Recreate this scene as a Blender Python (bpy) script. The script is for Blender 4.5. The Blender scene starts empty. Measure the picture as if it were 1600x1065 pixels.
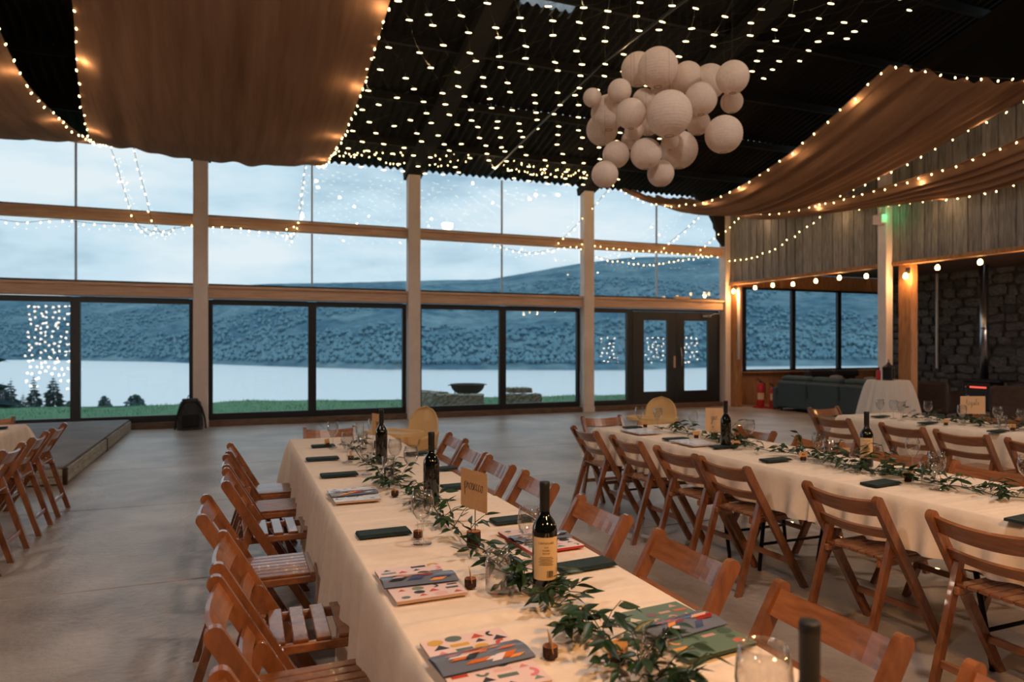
import bpy, math, random
from math import sin, cos, pi, radians, sqrt, atan2
from mathutils import Vector, Matrix, Euler

random.seed(7)
S = bpy.context.scene
COL = S.collection
# ------------------------------------------------------------------ camera
FPX, YAW, EYE = 1085.0, radians(21.8), 1.5
SN, CS = sin(YAW), cos(YAW)
cd = bpy.data.cameras.new('camera')
cam = bpy.data.objects.new('camera', cd); COL.objects.link(cam)
cam.location = (0, 0, EYE); cam.rotation_euler = (pi/2, 0, -YAW)
cd.sensor_width = 36; cd.lens = 36*FPX/1600; cd.shift_y = 6.5/1600
cd.clip_start = .05; cd.clip_end = 3000
cd.dof.use_dof = True; cd.dof.focus_distance = 2.9; cd.dof.aperture_fstop = 2.8
S.camera = cam
S.view_settings.view_transform = 'Standard'; S.view_settings.look = 'None'
S.view_settings.gamma = 1; S.view_settings.use_curve_mapping = False
S.view_settings.exposure = 0.0
S.cycles.use_denoising = True
S.cycles.max_bounces = 8; S.cycles.diffuse_bounces = 4; S.cycles.transparent_max_bounces = 24
S.cycles.sample_clamp_indirect = 4.0
# ------------------------------------------------------------------ world: overcast dusk sky
W = bpy.data.worlds.new('dusk_sky'); S.world = W; W.use_nodes = True
nt = W.node_tree; nt.nodes.clear()
def N(t, ty, **k):
    n = t.nodes.new(ty)
    for a, b in k.items():
        if a in n.inputs: n.inputs[a].default_value = b
        else: setattr(n, a, b)
    return n
tc = N(nt, 'ShaderNodeTexCoord'); mp = N(nt, 'ShaderNodeMapping'); mp.inputs['Scale'].default_value = (2.2, 2.2, 7)
nz = N(nt, 'ShaderNodeTexNoise', Scale=1.6, Detail=6.0, Roughness=.55)
rp = N(nt, 'ShaderNodeValToRGB')
rp.color_ramp.elements[0].position = .34; rp.color_ramp.elements[0].color = (.33, .47, .57, 1)
rp.color_ramp.elements[1].position = .64; rp.color_ramp.elements[1].color = (.72, .77, .80, 1)
e = rp.color_ramp.elements.new(.5); e.color = (.55, .68, .76, 1)
bg = N(nt, 'ShaderNodeBackground', Strength=1.32); wo = N(nt, 'ShaderNodeOutputWorld')
nt.links.new(tc.outputs['Generated'], mp.inputs[0]); nt.links.new(mp.outputs[0], nz.inputs['Vector'])
nt.links.new(nz.outputs['Fac'], rp.inputs[0]); nt.links.new(rp.outputs[0], bg.inputs[0]); nt.links.new(bg.outputs[0], wo.inputs[0])

# ------------------------------------------------------------------ helpers
FWD = Vector((SN, CS, 0)); RGT = Vector((CS, -SN, 0))
def ray(px, py): return FWD + RGT*((px-800)/FPX) + Vector((0, 0, (539-py)/FPX))
def at_w(px, py, w): return Vector((0, 0, EYE)) + ray(px, py)*w
def at_z(px, py, z): return at_w(px, py, (z-EYE)/((539-py)/FPX))
def at_y(px, py, Y): return at_w(px, py, Y/ray(px, py).y)
def at_x(px, py, X): return at_w(px, py, X/ray(px, py).x)

class MB:
    def __init__(s): s.v = []; s.f = []; s.m = []; s.mi = 0
    def add(s, vs, fs):
        o = len(s.v); s.v += [tuple(p) for p in vs]
        for f in fs: s.f.append(tuple(i+o for i in f)); s.m.append(s.mi)
        return s
    def box(s, c, d, R=None, ch=0.0):
        hx, hy, hz = d[0]/2, d[1]/2, d[2]/2
        c = Vector(c)
        if ch <= 0:
            vs = [Vector((x*hx, y*hy, z*hz)) for x in (-1, 1) for y in (-1, 1) for z in (-1, 1)]
            fs = [(0, 1, 3, 2), (4, 6, 7, 5), (0, 4, 5, 1), (2, 3, 7, 6), (0, 2, 6, 4), (1, 5, 7, 3)]
        else:
            ch = min(ch, hx*.45, hy*.45, hz*.45); vs = []; idx = {}
            for x in (-1, 1):
                for y in (-1, 1):
                    for z in (-1, 1):
                        for a in range(3):
                            p = [x*hx, y*hy, z*hz]; q = (x, y, z)
                            for b in range(3):
                                if b != a: p[b] -= q[b]*ch
                            idx[(x, y, z, a)] = len(vs); vs.append(Vector(p))
            fs = []
            for a in range(3):
                b, d_ = (a+1) % 3, (a+2) % 3
                for sg in (-1, 1):
                    def k(ub, ud):
                        q = [0, 0, 0]; q[a] = sg; q[b] = ub; q[d_] = ud; return idx[(q[0], q[1], q[2], a)]
                    f = [k(-1, -1), k(1, -1), k(1, 1), k(-1, 1)]
                    fs.append(tuple(f if sg > 0 else f[::-1]))
                for ub in (-1, 1):
                    for ud in (-1, 1):
                        def k2(ua, ax):
                            q = [0, 0, 0]; q[a] = ua; q[b] = ub; q[d_] = ud; return idx[(q[0], q[1], q[2], ax)]
                        f = [k2(-1, b), k2(1, b), k2(1, d_), k2(-1, d_)]
                        fs.append(tuple(f if ub*ud > 0 else f[::-1]))
            for x in (-1, 1):
                for y in (-1, 1):
                    for z in (-1, 1):
                        f = [idx[(x, y, z, 0)], idx[(x, y, z, 1)], idx[(x, y, z, 2)]]
                        fs.append(tuple(f if x*y*z > 0 else f[::-1]))
        if R is not None: vs = [R @ p for p in vs]
        return s.add([p+c for p in vs], fs)
    def bar(s, a, b, wx, wy, up=(0, 0, 1), ch=0.0):
        """box of section wx (sideways) x wy (across) from a to b"""
        a, b = Vector(a), Vector(b); z = (b-a); L = z.length; z.normalize(); up = Vector(up)
        x = up.cross(z)
        if x.length < 1e-4: x = Vector((1, 0, 0)).cross(z)
        x.normalize(); y = z.cross(x)
        return s.box((a+b)/2, (wx, wy, L), Matrix((x, y, z)).transposed(), ch)
    def tube(s, pts, r, n=6, cap=True):
        pts = [Vector(p) for p in pts]; R = r if hasattr(r, '__len__') else [r]*len(pts)
        vs = []; prev = None
        for i, p in enumerate(pts):
            t = (pts[min(i+1, len(pts)-1)]-pts[max(i-1, 0)])
            t = t.normalized() if t.length > 1e-9 else Vector((0, 0, 1))
            if prev is None:
                a = Vector((0, 0, 1)) if abs(t.z) < .9 else Vector((1, 0, 0)); x = a.cross(t).normalized()
            else:
                x = (prev - t*prev.dot(t)); x = x.normalized() if x.length > 1e-6 else Vector((1, 0, 0))
            prev = x; y = t.cross(x)
            for k in range(n): vs.append(p + (x*cos(2*pi*k/n)+y*sin(2*pi*k/n))*R[i])
        fs = []
        for i in range(len(pts)-1):
            for k in range(n):
                k2 = (k+1) % n; fs.append((i*n+k, i*n+k2, (i+1)*n+k2, (i+1)*n+k))
        if cap: fs.append(tuple(range(n))[::-1]); fs.append(tuple((len(pts)-1)*n+k for k in range(n)))
        return s.add(vs, fs)
    def lathe(s, prof, n=16, c=(0, 0, 0), closed=False):
        vs = []; fs = []; cx, cy, cz = c; rows = []
        for (r, z) in prof:
            if r < 1e-6: rows.append([len(vs)]); vs.append((cx, cy, cz+z))
            else:
                rows.append(list(range(len(vs), len(vs)+n)))
                vs += [(cx+r*cos(2*pi*k/n), cy+r*sin(2*pi*k/n), cz+z) for k in range(n)]
        for a, b in zip(rows[:-1], rows[1:]):
            for k in range(n):
                k2 = (k+1) % n
                if len(a) == 1 and len(b) == 1: continue
                if len(a) == 1: fs.append((a[0], b[k2], b[k]))
                elif len(b) == 1: fs.append((a[k], a[k2], b[0]))
                else: fs.append((a[k], a[k2], b[k2], b[k]))
        return s.add(vs, fs)
    def grid(s, P, nu, nv):
        vs = [P(i/(nu-1), j/(nv-1)) for j in range(nv) for i in range(nu)]
        return s.add(vs, [(j*nu+i, j*nu+i+1, (j+1)*nu+i+1, (j+1)*nu+i) for j in range(nv-1) for i in range(nu-1)])
    def prism(s, poly, y0, y1, axis='y'):
        """extrude a 2d polygon along axis"""
        n = len(poly)
        def p3(a, b, t): return {'y': (a, t, b), 'x': (t, a, b), 'z': (a, b, t)}[axis]
        vs = [p3(a, b, y0) for a, b in poly]+[p3(a, b, y1) for a, b in poly]
        fs = [tuple(range(n)), tuple(range(n, 2*n))[::-1]]+[(i, n+i, n+(i+1) % n, (i+1) % n) for i in range(n)]
        return s.add(vs, fs)
    def mesh(s, name, mats, smooth=False):
        me = bpy.data.meshes.new(name); me.from_pydata(s.v, [], s.f)
        for m in (mats if isinstance(mats, (list, tuple)) else [mats]): me.materials.append(m)
        if any(s.m): me.polygons.foreach_set('material_index', s.m)
        if smooth: me.polygons.foreach_set('use_smooth', [True]*len(s.f))
        me.update(); return me

def link(name, data, parent=None, loc=None, rot=None, scale=None):
    o = bpy.data.objects.new(name, data); COL.objects.link(o)
    if parent is not None: o.parent = parent
    if loc is not None: o.location = loc
    if rot is not None: o.rotation_euler = rot
    if scale is not None: o.scale = scale
    return o
def build(name, mb, mat, parent=None, smooth=False, loc=None, rot=None):
    return link(name, mb.mesh(name, mat, smooth), parent, loc, rot)
def tag(o, label=None, cat=None, group=None, kind=None):
    if label: o['label'] = label
    if cat: o['category'] = cat
    if group: o['group'] = group
    if kind: o['kind'] = kind
    return o
def thing(name, label, cat, loc=(0, 0, 0), rz=0, group=None):
    o = link(name, None, None, loc, (0, 0, rz)); o.empty_display_size = .1
    return tag(o, label, cat, group)
KIDS = {}
def dup(root, loc, rz, label, group=None, scale=None):
    r = root.copy(); COL.objects.link(r); r.location = loc; r.rotation_euler = (0, 0, rz); r['label'] = label
    if group: r['group'] = group
    if scale: r.scale = scale
    for ch in list(root.children):
        c = ch.copy(); COL.objects.link(c); c.parent = r
        for g in list(ch.children):
            d = g.copy(); COL.objects.link(d); d.parent = c
    return r
def struct(name, mb, mat, parent=None, smooth=False):
    o = build(name, mb, mat, parent, smooth)
    if parent is None: o['kind'] = 'structure'
    return o
def struct_root(name, loc=(0, 0, 0)):
    o = link(name, None, None, loc); o['kind'] = 'structure'; return o

# ------------------------------------------------------------------ materials
def srgb(r, g, b):
    f = lambda c: (c/255/12.92) if c/255 <= .04045 else ((c/255+.055)/1.055)**2.4
    return (f(r), f(g), f(b), 1)
def pmat(name, col, rough=.6, var=None, nscale=8.0, stretch=(1, 1, 1), bump=0.0, bscale=None, metal=0.0, coat=0.0, spec=.5, obj=True, detail=5.0, rnd=0.0, trans=0.0):
    m = bpy.data.materials.new(name); m.use_nodes = True; t = m.node_tree
    b = t.nodes['Principled BSDF']
    b.inputs['Base Color'].default_value = col; b.inputs['Roughness'].default_value = rough
    b.inputs['Metallic'].default_value = metal; b.inputs['Coat Weight'].default_value = coat
    b.inputs['Specular IOR Level'].default_value = spec
    if var is not None or bump > 0:
        tc = N(t, 'ShaderNodeTexCoord'); mp = N(t, 'ShaderNodeMapping'); mp.inputs['Scale'].default_value = stretch
        t.links.new(tc.outputs['Object' if obj else 'Generated'], mp.inputs[0])
        nz = N(t, 'ShaderNodeTexNoise', Scale=nscale, Detail=detail, Roughness=.6)
        t.links.new(mp.outputs[0], nz.inputs['Vector'])
        if rnd:
            oi = N(t, 'ShaderNodeObjectInfo'); ad = N(t, 'ShaderNodeVectorMath', operation='ADD')
            ml = N(t, 'ShaderNodeMath', operation='MULTIPLY'); ml.inputs[1].default_value = 37.0
            t.links.new(oi.outputs['Random'], ml.inputs[0]); t.links.new(mp.outputs[0], ad.inputs[0]); t.links.new(ml.outputs[0], ad.inputs[1])
            t.links.new(ad.outputs[0], nz.inputs['Vector'])
        if var is not None:
            r = N(t, 'ShaderNodeValToRGB'); r.color_ramp.elements[0].color = col; r.color_ramp.elements[1].color = var
            r.color_ramp.elements[0].position = .33; r.color_ramp.elements[1].position = .67
            t.links.new(nz.outputs['Fac'], r.inputs[0]); out = r.outputs[0]
            if rnd:
                hs = N(t, 'ShaderNodeHueSaturation'); mr = N(t, 'ShaderNodeMapRange')
                mr.inputs['To Min'].default_value = 1-rnd; mr.inputs['To Max'].default_value = 1+rnd
                t.links.new(oi.outputs['Random'], mr.inputs[0]); t.links.new(mr.outputs[0], hs.inputs['Value']); t.links.new(out, hs.inputs['Color']); out = hs.outputs[0]
            t.links.new(out, b.inputs['Base Color'])
        if bump > 0:
            bp = N(t, 'ShaderNodeBump', Strength=bump, Distance=.02); src = nz.outputs['Fac']
            if bscale:
                n2 = N(t, 'ShaderNodeTexNoise', Scale=bscale, Detail=4.0); t.links.new(mp.outputs[0], n2.inputs['Vector']); src = n2.outputs['Fac']
            t.links.new(src, bp.inputs['Height']); t.links.new(bp.outputs[0], b.inputs['Normal'])
    if trans > 0:
        tr = N(t, 'ShaderNodeBsdfTranslucent'); mx = N(t, 'ShaderNodeMixShader', Fac=trans)
        tr.inputs[0].default_value = col
        if var is not None: t.links.new(out, tr.inputs[0])
        t.links.new(b.outputs[0], mx.inputs[1]); t.links.new(tr.outputs[0], mx.inputs[2])
        t.links.new(mx.outputs[0], t.nodes['Material Output'].inputs[0])
    return m
def emat(name, col, strength):
    m = bpy.data.materials.new(name); m.use_nodes = True; t = m.node_tree; t.nodes.clear()
    e = N(t, 'ShaderNodeEmission', Strength=strength); e.inputs[0].default_value = col
    o = N(t, 'ShaderNodeOutputMaterial'); t.links.new(e.outputs[0], o.inputs[0])
    m.cycles.emission_sampling = 'NONE'
    return m
def glassmat(name, tint=(.97, .98, .98, 1), ior=1.45, extra=0.0, rough=0.0, power=5.0):
    m = bpy.data.materials.new(name); m.use_nodes = True; t = m.node_tree; t.nodes.clear()
    tr = N(t, 'ShaderNodeBsdfTransparent'); tr.inputs[0].default_value = tint
    g = N(t, 'ShaderNodeBsdfGlossy', Roughness=rough)
    lw = N(t, 'ShaderNodeLayerWeight', Blend=.5); fr = N(t, 'ShaderNodeMath', operation='POWER'); fr.inputs[1].default_value = power
    t.links.new(lw.outputs['Facing'], fr.inputs[0])
    f0 = ((ior-1)/(ior+1))**2+extra
    ad = N(t, 'ShaderNodeMath', operation='MULTIPLY_ADD'); ad.use_clamp = True; ad.inputs[1].default_value = 1-f0; ad.inputs[2].default_value = f0
    mx = N(t, 'ShaderNodeMixShader'); o = N(t, 'ShaderNodeOutputMaterial')
    t.links.new(fr.outputs[0], ad.inputs[0]); t.links.new(ad.outputs[0], mx.inputs[0])
    t.links.new(tr.outputs[0], mx.inputs[1]); t.links.new(g.outputs[0], mx.inputs[2]); t.links.new(mx.outputs[0], o.inputs[0])
    return m
M = {}
M['chair'] = pmat('lacquered_beech', srgb(150, 95, 60), .26, srgb(112, 68, 42), 6, (3, 3, 1), coat=.5, rnd=.14)
M['chair_x'] = pmat('lacquered_beech_rail', srgb(156, 100, 63), .28, srgb(120, 74, 46), 7, (1, 4, 8), coat=.5, rnd=.14)
M['floor'] = pmat('worn_concrete', srgb(134, 120, 110), .36, srgb(190, 180, 172), 1.0, (1, 1, 1), bump=.35, bscale=22, detail=10)
M['column'] = pmat('painted_steel_column', srgb(232, 218, 212), .55, srgb(220, 204, 196), 3)
M['beam'] = pmat('pale_timber_beam', srgb(222, 188, 164), .6, srgb(194, 156, 130), 5, (.4, 3, 6))
M['frame'] = pmat('black_aluminium', srgb(22, 24, 28), .45)
M['thinbar'] = pmat('grey_glazing_bar', srgb(205, 215, 222), .5, trans=.5)
M['glass'] = glassmat('window_glass', (.93, .96, .97, 1), 1.45)
M['sill'] = pmat('old_timber_sill', srgb(120, 96, 78), .7, srgb(84, 64, 50), 6, (1, 4, 4))
M['roof'] = pmat('dark_fibre_cement', srgb(20, 18, 18), .9, srgb(13, 12, 12), 2)
M['rafter'] = pmat('dark_steel_rafter', srgb(28, 26, 26), .85, srgb(20, 18, 18), 3)
M['skylight'] = pmat('dirty_rooflight', srgb(190, 195, 200), .6, srgb(150, 155, 160), 4, trans=.6)
M['cloth'] = pmat('ivory_tablecloth', srgb(234, 218, 202), .9, srgb(228, 210, 192), 30, bump=.10, bscale=260, spec=.15)
M['swag'] = pmat('unbleached_muslin', srgb(170, 132, 106), .95, srgb(150, 114, 90), 2.2, (6, .4, 1), bump=.08, bscale=120, spec=.1, trans=.3)
M['boards'] = pmat('weathered_larch', srgb(156, 150, 144), .8, srgb(112, 104, 98), 5, (7, 7, .7), bump=.2, rnd=.2)
M['warmwood'] = pmat('orange_pine', srgb(176, 126, 82), .65, srgb(140, 94, 58), 5, (5, 5, .8), rnd=.12)
M['stone'] = pmat('rubble_stone', srgb(98, 94, 92), .9, srgb(60, 56, 56), 5, bump=.8, bscale=9, rnd=.35)
M['mortar'] = pmat('dark_mortar', srgb(70, 66, 64), .95, srgb(50, 46, 46), 9, bump=.5)
M['darkwood'] = pmat('dark_ceiling_wood', srgb(88, 56, 38), .75, srgb(60, 38, 26), 4, (1, 6, 6))
M['stagedeck'] = pmat('grey_stage_ply', srgb(104, 98, 96), .7, srgb(128, 120, 116), 3, bump=.1)
M['stageside'] = pmat('pale_stage_plank', srgb(176, 168, 150), .75, srgb(136, 126, 110), 5, (.5, 1, 8))
M['wire'] = pmat('dark_green_wire', srgb(34, 36, 28), .6)
M['bulb'] = emat('warm_led', (1.0, .70, .30, 1), 9.0)
M['netbulb'] = emat('warm_net_led', (1.0, .74, .36, 1), 7.0)
M['curtainbulb'] = emat('curtain_led', (1.0, .80, .62, 1), 30.0)
M['festoon'] = emat('amber_festoon_glass', (1.0, .56, .20, 1), 26.0)
M['black'] = pmat('black_plastic', srgb(18, 18, 20), .5)
M['blackmetal'] = pmat('black_metal', srgb(24, 24, 26), .45, metal=.6)
M['paper'] = pmat('rice_paper', srgb(244, 228, 216), .9, srgb(236, 216, 202), 6, spec=.1, trans=.25)
M['rib'] = pmat('lantern_wire', srgb(120, 96, 84), .6)
M['bottle'] = pmat('dark_bottle_glass', srgb(10, 14, 10), .06, coat=.6)
M['foil'] = pmat('black_foil_capsule', srgb(8, 8, 9), .55)
M['label'] = pmat('cream_wine_label', srgb(222, 190, 146), .75)
M['ink'] = pmat('black_ink', srgb(30, 24, 22), .7)
M['clear'] = glassmat('clear_glassware', (.975, .975, .975, 1), 1.5, .045, power=2.3)
M['napkin'] = pmat('dark_green_napkin', srgb(28, 52, 54), .8, srgb(20, 40, 42), 40, bump=.2)
M['kraft'] = pmat('kraft_card', srgb(206, 160, 108), .85, srgb(196, 150, 100), 50)
M['kraftw'] = pmat('buff_card', srgb(222, 182, 140), .85)
M['bark'] = pmat('bark', srgb(70, 40, 26), .9, srgb(44, 24, 16), 30, bump=.6)
M['cut'] = pmat('sawn_end_grain', srgb(176, 112, 66), .8, srgb(140, 86, 48), 40)
M['leaf'] = pmat('glossy_ruscus_leaf', srgb(24, 48, 24), .38, srgb(36, 66, 34), 20, rnd=.35, trans=.12)
M['stem'] = pmat('woody_stem', srgb(52, 58, 32), .7)
M['plastic'] = pmat('frosted_amber_plastic', srgb(238, 206, 150), .35, trans=.35)
M['chrome'] = pmat('brushed_steel', srgb(190, 190, 195), .25, metal=1.0)
M['grass'] = pmat('lawn_turf', srgb(84, 128, 98), .9, srgb(108, 152, 118), 6, bump=.6, bscale=60, spec=.1)
M['blade'] = pmat('grass_blade', srgb(88, 136, 100), .8, srgb(116, 162, 124), 3, spec=.1)
M['slope'] = pmat('rough_meadow', srgb(60, 100, 78), .95, srgb(40, 74, 64), 1)
M['hill'] = None
M['water'] = None
M['conifer'] = pmat('conifer_needles', srgb(44, 74, 78), .9, srgb(58, 92, 94), 5)
M['bush'] = pmat('shrub_leaves', srgb(58, 86, 90), .9, srgb(74, 104, 106), 5)
M['trunk'] = pmat('dark_trunk', srgb(48, 42, 40), .9)
M['hay'] = pmat('straw', srgb(178, 172, 158), .95, srgb(112, 110, 104), 16, (1, 1, 1), bump=.9, bscale=40)
M['twine'] = pmat('baler_twine', srgb(190, 140, 90), .8)
M['iron'] = pmat('rusty_iron', srgb(46, 42, 44), .6, srgb(66, 50, 44), 8)
M['sofa'] = pmat('slate_upholstery', srgb(66, 84, 92), .95, srgb(54, 70, 78), 60, bump=.2, bscale=200)
M['sofadark'] = pmat('black_upholstery', srgb(32, 34, 38), .9)
M['cushion'] = pmat('grey_cushion', srgb(120, 118, 124), .95, srgb(96, 94, 100), 20)
M['brown'] = pmat('brown_leather', srgb(58, 40, 34), .6, srgb(40, 28, 24), 12)
M['red'] = pmat('red_enamel', srgb(176, 26, 30), .35)
M['tulle'] = pmat('white_tulle', srgb(236, 228, 222), .9, trans=.3)
M['stove'] = pmat('cast_iron_stove', srgb(40, 46, 52), .5, metal=.3)
M['ember'] = emat('glowing_embers', (1.0, .12, .08, 1), 1.2)
M['greenled'] = emat('green_led', (.1, 1.0, .35, 1), 4.0)
M['bag'] = pmat('charcoal_canvas', srgb(48, 48, 54), .9, srgb(66, 66, 70), 12, bump=.4)
M['bagdark'] = pmat('black_webbing', srgb(24, 24, 28), .9)
M['wall'] = pmat('dark_barn_cladding', srgb(70, 60, 54), .9, srgb(54, 46, 40), 3, (6, 6, .5))
M['white'] = pmat('white_paper', srgb(232, 226, 222), .7)
COLS = {}
def cmat(r, g, b, rough=.55):
    k = (r, g, b, rough)
    if k not in COLS: COLS[k] = pmat('print_%02x%02x%02x' % (r, g, b), srgb(r, g, b), rough)
    return COLS[k]

# hill: forest and rough pasture in patches, with distance haze put into the blue base colours
m = bpy.data.materials.new('hazed_forest_and_pasture'); m.use_nodes = True; t = m.node_tree; b = t.nodes['Principled BSDF']
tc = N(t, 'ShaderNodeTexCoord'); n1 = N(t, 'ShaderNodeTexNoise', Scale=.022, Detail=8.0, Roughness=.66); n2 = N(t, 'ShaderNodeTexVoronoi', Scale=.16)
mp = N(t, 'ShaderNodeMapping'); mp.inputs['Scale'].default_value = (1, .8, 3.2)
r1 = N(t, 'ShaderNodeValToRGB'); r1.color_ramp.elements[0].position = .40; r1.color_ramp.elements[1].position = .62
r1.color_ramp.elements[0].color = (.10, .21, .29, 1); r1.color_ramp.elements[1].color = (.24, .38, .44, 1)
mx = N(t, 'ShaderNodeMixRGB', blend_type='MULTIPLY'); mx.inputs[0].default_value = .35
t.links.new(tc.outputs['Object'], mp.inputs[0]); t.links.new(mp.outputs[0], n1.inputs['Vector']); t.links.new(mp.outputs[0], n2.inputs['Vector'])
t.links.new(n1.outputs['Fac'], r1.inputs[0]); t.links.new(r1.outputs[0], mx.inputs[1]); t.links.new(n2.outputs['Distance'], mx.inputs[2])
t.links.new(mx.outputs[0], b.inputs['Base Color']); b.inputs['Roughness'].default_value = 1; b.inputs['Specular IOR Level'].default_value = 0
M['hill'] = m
m = bpy.data.materials.new('loch_water'); m.use_nodes = True; t = m.node_tree; b = t.nodes['Principled BSDF']
b.inputs['Base Color'].default_value = (.86, .90, .93, 1); b.inputs['Roughness'].default_value = .38; b.inputs['Metallic'].default_value = .8
tc = N(t, 'ShaderNodeTexCoord'); mp = N(t, 'ShaderNodeMapping'); mp.inputs['Scale'].default_value = (.05, .3, 1)
nz = N(t, 'ShaderNodeTexNoise', Scale=1.0, Detail=4.0); bp = N(t, 'ShaderNodeBump', Strength=.5, Distance=.5)
t.links.new(tc.outputs['Object'], mp.inputs[0]); t.links.new(mp.outputs[0], nz.inputs['Vector']); t.links.new(nz.outputs['Fac'], bp.inputs['Height']); t.links.new(bp.outputs[0], b.inputs['Normal'])
M['water'] = m

def interp(tab, x):
    if x <= tab[0][0]: return tab[0][1]
    for (a, fa), (b, fb) in zip(tab, tab[1:]):
        if x <= b: return fa+(fb-fa)*(x-a)/(b-a)
    return tab[-1][1]
def plight(name, loc, power, col, r=.02, parent=None, spot=None):
    l = bpy.data.lights.new(name, 'SPOT' if spot else 'POINT'); l.energy = power; l.color = col; l.shadow_soft_size = r
    if spot: l.spot_size = spot; l.spot_blend = .35
    return link(name, l, parent, loc)
WARM = (1.0, .66, .34)
AMBER = (1.0, .50, .18)

# ================================================================== THE SETTING
YW, XG = 14.1, 11.3            # window wall, gable line
EAVE = 5.08
# floor: concrete bays with sawn joints
fl = struct_root('floor')
mb = MB(); mb.box((3, 3, -.16), (26, 23, .2)); build('slab_bed', mb, M['mortar'], fl)
xs = [-9, -3.2, 1.5, 6.3, 11.3, 17]; ys = [-8.6, -3.5, 1.2, 4.9, 7.3, 9.5, 14.25]
for i in range(len(xs)-1):
    for j in range(len(ys)-1):
        mb = MB(); mb.box(((xs[i]+xs[i+1])/2, (ys[j]+ys[j+1])/2, -.03), (xs[i+1]-xs[i]-.008, ys[j+1]-ys[j]-.012, .06), ch=.004)
        build('concrete_bay', mb, M['floor'], fl)

CX = [-8.6, -4.57, -.57, 3.40, 7.40, 11.30]
for i, x in enumerate(CX[1:5]):
    mb = MB(); mb.box((x, 13.93, 2.56), (.25, .22, 5.12), ch=.01); mb.box((x, 13.93, .06), (.27, .24, .12), ch=.005)
    struct('column', mb, M['column'])
# horizontal timber beams, one per bay and tier
for a, b in zip(CX[:-1], CX[1:]):
    for z0, z1, d in ((2.36, 2.60, .16), (3.68, 3.88, .14)):
        mb = MB(); mb.box(((a+b)/2, 14.0, (z0+z1)/2), (b-a-.25, d, z1-z0), ch=.008)
        mb.box(((a+b)/2, 13.93, z1-.03), (b-a-.25, d*.7, .05), ch=.005)
        struct('beam', mb, M['beam'])
    mb = MB(); mb.box(((a+b)/2, 14.05, .055), (b-a-.25, .28, .11), ch=.006); struct('window_sill', mb, M['sill'])
def glazing(n, a, b, door=False):
    """one bay: two upper tiers with a thin bar, black framed panes below"""
    w = struct_root('window_%d' % n, ((a+b)/2, YW, 0))
    x0, x1 = a-(a+b)/2+.125, b-(a+b)/2-.125; mid = 0.0
    for z0, z1 in ((3.88, EAVE), (2.60, 3.68)):
        mb = MB(); mb.box((mid, 0, (z0+z1)/2), (.036, .03, z1-z0)); build('glazing_bar', mb, M['thinbar'], w)
        mb = MB(); mb.box((0, .0, z0+.02), (x1-x0, .05, .045)); build('glazing_bead', mb, M['frame'], w)
        for p, q in ((x0, mid-.025), (mid+.025, x1)):
            mb = MB(); mb.box(((p+q)/2, .01, (z0+z1)/2), (q-p, .012, z1-z0)); build('pane', mb, M['glass'], w)
    panes = [(x0, mid), (mid, x1)] if not door else [(x0, 8.58-(a+b)/2)]
    for p, q in panes:
        mb = MB(); fw = .075
        mb.box((p+fw/2, -.02, 1.22), (fw, .09, 2.24)); mb.box((q-fw/2, -.02, 1.22), (fw, .09, 2.24))
        mb.box(((p+q)/2, -.02, 2.30), (q-p-2*fw, .09, .10)); mb.box(((p+q)/2, -.02, .165), (q-p-2*fw, .09, .13))
        build('frame', mb, M['frame'], w)
        mb = MB(); mb.box(((p+q)/2, -.01, 1.24), (q-p-2*fw, .012, 2.03)); build('pane', mb, M['glass'], w)
for i in range(4): glazing(i+1, CX[i], CX[i+1])
glazing(5, CX[4], CX[5], door=True)
# double door, dark, glazed
for k, (a, b) in enumerate(((8.66, 9.86), (9.88, 11.08))):
    d = struct_root('door_%d' % (k+1), ((a+b)/2, YW-.03, 0)); h = (b-a)/2; ga, gb = ((-.30, .36), (-.38, .32))[k]
    mb = MB()
    mb.box(((-h+ga)/2, 0, 1.16), (ga+h, .07, 2.26)); mb.box(((gb+h)/2, 0, 1.16), (h-gb, .07, 2.26))
    mb.box(((ga+gb)/2, 0, 2.19), (gb-ga, .07, .2)); mb.box(((ga+gb)/2, 0, .215), (gb-ga, .07, .37))
    build('door_leaf', mb, M['frame'], d)
    mb = MB(); mb.box(((ga+gb)/2, 0, 1.245), (gb-ga, .012, 1.69)); build('pane', mb, M['glass'], d)
    if k == 1:
        mb = MB(); mb.tube([(-.53, -.04, 1.45), (-.53, -.10, 1.43), (-.51, -.12, 1.25), (-.50, -.10, 1.02), (-.50, -.04, 1.0)], .018, 8)
        build('pull_handle', mb, M['chrome'], d, True)
        mb = MB(); mb.box((.25, -.06, 2.21), (.26, .06, .06), ch=.01); mb.bar((.35, -.08, 2.24), (.56, -.12, 2.28), .02, .012)
        build('door_closer', mb, M['chrome'], d)
    else:
        mb = MB(); mb.box((.55, -.045, 1.1), (.05, .02, .28), ch=.004); build('finger_plate', mb, M['beam'], d)
mb = MB(); mb.box((9.87, YW, 2.325), (2.5, .1, .05)); mb.box((8.63, YW, 1.15), (.06, .1, 2.3)); mb.box((11.12, YW, 1.15), (.07, .1, 2.3))
struct('trim_1', mb, M['frame'])
mb = MB(); mb.box((9.9, 13.86, 2.62), (.42, .08, .07), ch=.01)
b_ = build('exit_sign_housing', mb, M['beam']); tag(b_, 'slim pale housing fixed on the beam above the double door', 'sign housing')
# haunch plate where the rafter meets the gable
mb = MB(); mb.prism([(10.25, 5.15), (10.72, 4.72), (10.88, 4.48), (10.90, 4.36), (10.97, 4.28), (10.98, 4.12), (11.18, 3.90), (11.2, 3.4), (11.34, 3.4), (11.34, 5.15)], 13.86, 13.98)
struct('rafter_haunch', mb, M['rafter'])
mb = MB(); mb.box((11.24, 13.95, 2.55), (.16, .25, 5.1), ch=.01); struct('column', mb, M['column'])

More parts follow.
